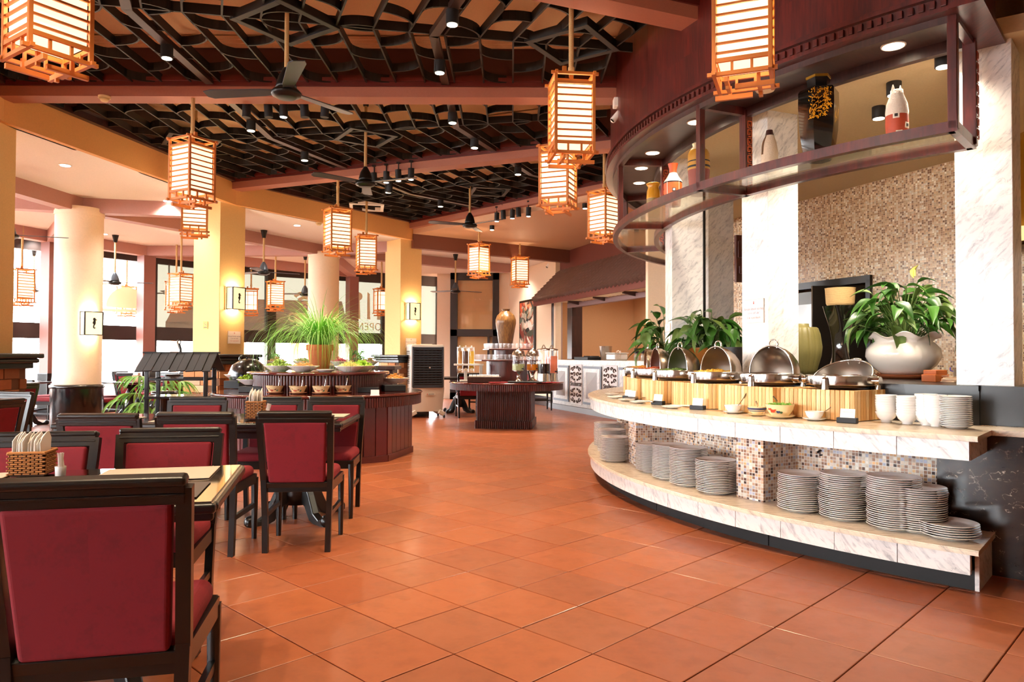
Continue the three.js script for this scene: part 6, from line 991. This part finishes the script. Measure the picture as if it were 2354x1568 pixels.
  const bx2 = thing('tea_box', 'low dark wooden box holding pale tea bags on the drinks table', 'box', [-0.454, 0.781, -12.0], 0.05); part('box', rb(0.55, 0.09, 0.3, 0, 0.045, 0, 0.006), m.woodDark, bx2); for (let k = 0; k < 8; k++) part('tea_packet', rb(0.055, 0.04, 0.2, -0.22 + k * 0.062, 0.1, 0, 0.006), m.paperWhite, bx2);
  const ce = thing('cereal_dispenser', 'triple clear tube cereal dispenser on a white stand', 'dispenser', [-0.786, 0.781, -12.45], 0.1);
  part('stand', [rb(0.5, 0.03, 0.2, 0.05, 0.28, 0, 0.005), rb(0.05, 0.28, 0.05, 0.0, 0.14, 0, 0.005), rb(0.05, 0.28, 0.05, 0.26, 0.14, 0, 0.005), rb(0.4, 0.02, 0.24, 0.1, 0.01, 0, 0.005)], std('#d9d4cc', 0.4), ce);
  [['#c98f4a', -0.1], ['#5a3a2a', 0.0], ['#e0b23c', 0.1]].forEach(([c, x], i) => { part('tube', la([[0.045, 0.15], [0.048, 0.16], [0.048, 0.56], [0.045, 0.56]], 24).translate(x, 0, 0), m.glass, ce); part('cereal', cy(0.042, 0.042, 0.3, x, 0.36, 0, 20), std(c, 0.9, { bumpMap: plasterB, bumpScale: 0.01 }), ce); part('cap', [cy(0.05, 0.05, 0.02, x, 0.57, 0, 20), cy(0.012, 0.012, 0.03, x, 0.59, 0, 10)], std('#d9d4cc', 0.3), ce); part('knob', cy(0.025, 0.025, 0.06, x, 0.2, 0.06, 14, PI / 2), std('#d9c9a8', 0.4), ce); });
}
{
  // air cooler
  const t = thing('air_cooler', 'large grey and cream air cooler on castors with a dark louvred front', 'air cooler', [-1.70, 0, -14.35], R(20)), w = 0.66, d = 0.46, cream = std('#e9dfcf', 0.45), dark = std('#2b3038', 0.5);
  part('tank', [T(new THREE.CylinderGeometry(0.47, 0.42, 0.46, 4, 1).rotateY(PI / 4).scale(w / 0.664 * 1.0, 1, d / 0.664), 0, 0.36, 0)], cream, t);
  part('cabinet', [rb(w, 0.84, d, 0, 0.98, 0, 0.02)], std('#cfcac2', 0.45), t); part('top_cover', [rb(w - 0.02, 0.05, d - 0.02, 0, 1.4, 0, 0.02), rb(0.22, 0.012, 0.08, 0, 1.43, 0.1, 0.004)], cream, t);
  part('grille_frame', [rb(0.6, 0.03, 0.04, 0, 1.36, d / 2, 0.006), rb(0.6, 0.06, 0.04, 0, 0.62, d / 2, 0.006), rb(0.035, 0.78, 0.04, -0.29, 0.99, d / 2, 0.006), rb(0.035, 0.78, 0.04, 0.29, 0.99, d / 2, 0.006)], std('#3d434c', 0.45), t);
  part('grille_back', bx(0.58, 0.74, 0.01, 0, 0.99, d / 2 + 0.002), m.blackMatt, t);
  for (let q = 0; q < 15; q++) part('louvre', rb(0.56, 0.02, 0.03, 0, 0.67 + q * 0.047, d / 2 + 0.014, 0.003, 0, 0.5), dark, t);
  for (let q = 0; q < 7; q++) part('fin', rb(0.008, 0.7, 0.02, -0.24 + q * 0.08, 0.99, d / 2 + 0.008, 0.002), dark, t);
  part('emblem', cy(0.016, 0.016, 0.01, 0.03, 0.98, d / 2 + 0.036, 16, PI / 2), std('#d8cdbd', 0.3), t);
  for (let q = 0; q < 18; q++) part('side_vent', rb(0.01, 0.022, 0.26, -w / 2 - 0.002, 0.68 + q * 0.036, -0.03, 0.003), std('#6b6258', 0.6), t);
  const lg = canvas(256, 64, (g, W, H) => { g.fillStyle = '#e9dfcf'; g.fillRect(0, 0, W, H); g.fillStyle = '#c8262a'; g.beginPath(); g.moveTo(10, 52); g.lineTo(30, 12); g.lineTo(50, 52); g.fill(); g.fillStyle = '#1d1d1f'; g.font = 'bold italic 44px sans-serif'; g.fillText('ALASKA', 58, 50); });
  const pl = new THREE.PlaneGeometry(0.18, 0.045); pl.userData.keepUV = true; const lo = part('logo', pl, std('#ffffff', 0.5, { map: lg }), t); lo.position.set(0.06, 0.47, d / 2 + 0.006); lo.rotation.x = 0.02;
  for (const [x, z] of [[-0.27, 0.2], [0.27, 0.2], [-0.27, -0.2], [0.27, -0.2]]) { const c = part('castor', [rb(0.12, 0.08, 0.07, x * 1.02, 0.105, z * 1.1, 0.015, 0, 0, x > 0 ? -0.5 : 0.5), bx(0.03, 0.05, 0.05, x * 1.18, 0.07, z * 1.15)], cream, t); part('wheel', cy(0.035, 0.035, 0.025, x * 1.2, 0.036, z * 1.18, 18, 0, 0, PI / 2), m.blackMatt, c); }
}
// notices on the pillars, decals on the windows
{
  const sign = canvas(512, 400, (g, w, h) => { g.fillStyle = '#f4e9e2'; g.fillRect(0, 0, w, h); g.strokeStyle = '#d9b9ae'; g.lineWidth = 5; g.strokeRect(8, 8, w - 16, h - 16); g.fillStyle = '#c8382e'; g.beginPath(); g.ellipse(w / 2, 60, 16, 26, 0, 0, 7); g.fill(); g.fillStyle = '#f4e9e2'; g.beginPath(); g.ellipse(w / 2, 52, 7, 9, 0, 0, 7); g.fill(); g.textAlign = 'center'; g.fillStyle = '#7a5a66'; g.font = 'italic bold 46px serif'; g.fillText('Xin quý khách vui lòng', w / 2, 180); g.fillText('lấy vừa đủ ăn!', w / 2, 246); g.fillStyle = '#c8483e'; g.font = 'italic bold 38px serif'; g.fillText('Cảm ơn quý khách!', w / 2, 322); });
  const board = (label, p, ry, w, h) => { const t = thing('notice', label, 'sign', p, ry), pl = new THREE.PlaneGeometry(w, h).translate(0, 0, 0.0042); pl.userData.keepUV = true; part('board', rb(w, h, 0.008, 0, 0, 0, 0.001), m.paperWhite, t); part('print', pl, std('#ffffff', 0.6, { map: sign }), t); };
  const f = (k, y, r) => pol(k * 22.5, r, y).toArray();
  { const e = pol(-22.2, 3.727, 1.575); board('printed notice in red and grey script on the marble pillar by the olive vase', e.toArray(), outw(-22.2), 0.22, 0.19); }
  { const e = pol(0.1, 3.826, 1.44); board('printed notice on the far marble pillar, seen edge on', e.toArray(), outw(0.1), 0.22, 0.19); }
  { const c = pol(22.5, 10.394, 1.48), tg = V(Math.sin(R(22.5)), 0, -Math.cos(R(22.5))); c.addScaledVector(tg, 0.04); board('printed notice under the sconce on the nearer cream pillar', c.toArray(), turn(22.5) + PI / 2, 0.26, 0.19); }
  { const c = pol(45, 10.394, 1.46); board('printed notice under the sconce on the farther cream pillar', c.toArray(), turn(45) + PI / 2, 0.26, 0.19); }
  const ns = canvas(128, 160, (g, w, h) => { g.fillStyle = '#f2c24a'; g.fillRect(0, 0, w, h); g.strokeStyle = '#c8382e'; g.lineWidth = 9; g.beginPath(); g.arc(w / 2, 66, 40, 0, 7); g.stroke(); g.fillStyle = '#3a2a1c'; g.fillRect(36, 60, 56, 11); g.beginPath(); g.moveTo(36, 38); g.lineTo(92, 94); g.stroke(); g.fillRect(14, 122, 100, 20); });
  { const c = pol(22.5, 10.66, 1.66), tg = V(-Math.sin(R(22.5)), 0, Math.cos(R(22.5))); c.addScaledVector(tg, 0.267); const t = thing('no_smoking_sign', 'small yellow no smoking sign on the nearer cream pillar', 'sign', c.toArray(), turn(22.5)), pl = new THREE.PlaneGeometry(0.085, 0.11).translate(0, 0, 0.0032); pl.userData.keepUV = true; part('board', rb(0.085, 0.11, 0.006, 0, 0, 0, 0.001), m.paperWhite, t); part('print', pl, std('#ffffff', 0.5, { map: ns }), t); }
  const v0 = pol(45, WR), v1 = pol(67.5, WR), u0 = pol(22.5, WR), dec = phy('#f2ead2', 0.8, { transmission: 0.3, thickness: 0 });
  const onWin = (a, b, k, y) => { const p = a.clone().lerp(b, k).setY(y), n = V(CX, 0, CZ).sub(p).setY(0).normalize(); return [p.addScaledVector(n, 0.02).toArray(), Math.atan2(-(b.z - a.z), b.x - a.x)]; };
  const D = (nm, label, g, [p, ry]) => one(nm, g, dec, label, 'decal', p, ry);
  const arc = (r, w) => { const s = new THREE.Shape(); s.absarc(0, 0, r, PI * 0.25, PI * 0.75, false); s.absarc(0, 0, r - w, PI * 0.75, PI * 0.25, true); return T(ex(s, 0.003, 0, 1, 12), 0, 0, 0); };
  D('window_decal', 'cream cup and wireless waves decal on the filmed window', [arc(0.42, 0.08), arc(0.29, 0.08), arc(0.16, 0.08), cy(0.05, 0.05, 0.003, 0, 0, 0, 16, PI / 2), T(ex(shp([[-0.3, -0.15], [0.3, -0.15], [0.22, -0.5], [-0.22, -0.5]]), 0.003)), T(new THREE.TorusGeometry(0.1, 0.03, 6, 16), -0.33, -0.27, 0)], onWin(v0, v1, 0.14, 2.46));
  D('window_decal', 'cream spoon, knife and fork decal above the word open', [cy(0.11, 0.11, 0.003, -0.3, 0.32, 0, 20, PI / 2).scale(1, 1.0, 1), T(ex(shp([[-0.33, 0.22], [-0.27, 0.22], [-0.25, -0.3], [-0.35, -0.3]]), 0.003)), T(ex(shp([[-0.05, 0.45], [0.02, 0.4], [0.03, 0.0], [0.04, -0.3], [-0.05, -0.3]]), 0.003)), ...[0.17, 0.24, 0.31, 0.38].map((x) => T(ex(shp([[x, 0.45], [x + 0.03, 0.45], [x + 0.03, 0.15], [x, 0.15]]), 0.003))), T(ex(shp([[0.17, 0.2], [0.41, 0.2], [0.36, 0.08], [0.32, 0.05], [0.34, -0.3], [0.24, -0.3], [0.26, 0.05], [0.22, 0.08]]), 0.003))], onWin(v0, v1, 0.42, 2.5));
  const tg = new TextGeometry('OPEN', { font, size: 0.2, depth: 0.003, curveSegments: 4 }); tg.computeBoundingBox(); tg.translate(-tg.boundingBox.max.x / 2, 0, 0); tg.rotateY(PI);
  D('window_lettering', 'mirrored cream lettering on the window that reads open from outside', tg, onWin(v0, v1, 0.425, 1.9));
  D('window_decal', 'faint cream cloche decal on the bright window left of the pillar', [T(ex((() => { const s = new THREE.Shape(); s.absarc(0, 0, 0.45, 0, PI, false); return s; })(), 0.003)), rb(1.05, 0.06, 0.003, 0, -0.06, 0, 0.001)], onWin(u0, v0, 0.42, 2.2));
  D('window_decal', 'faint cream figures decal on the window beside the cream pillar', [cy(0.12, 0.12, 0.003, -0.1, 0.5, 0, 18, PI / 2), T(ex(shp([[-0.22, 0.35], [0.02, 0.35], [0.08, -0.1], [-0.02, -0.6], [-0.18, -0.6], [-0.28, -0.1]]), 0.003)), cy(0.1, 0.1, 0.003, 0.32, 0.2, 0, 18, PI / 2), T(ex(shp([[0.22, 0.08], [0.42, 0.08], [0.42, -0.6], [0.22, -0.6]]), 0.003))], onWin(u0, v0, 0.72, 2.3));
}

renderer.render(scene, camera);
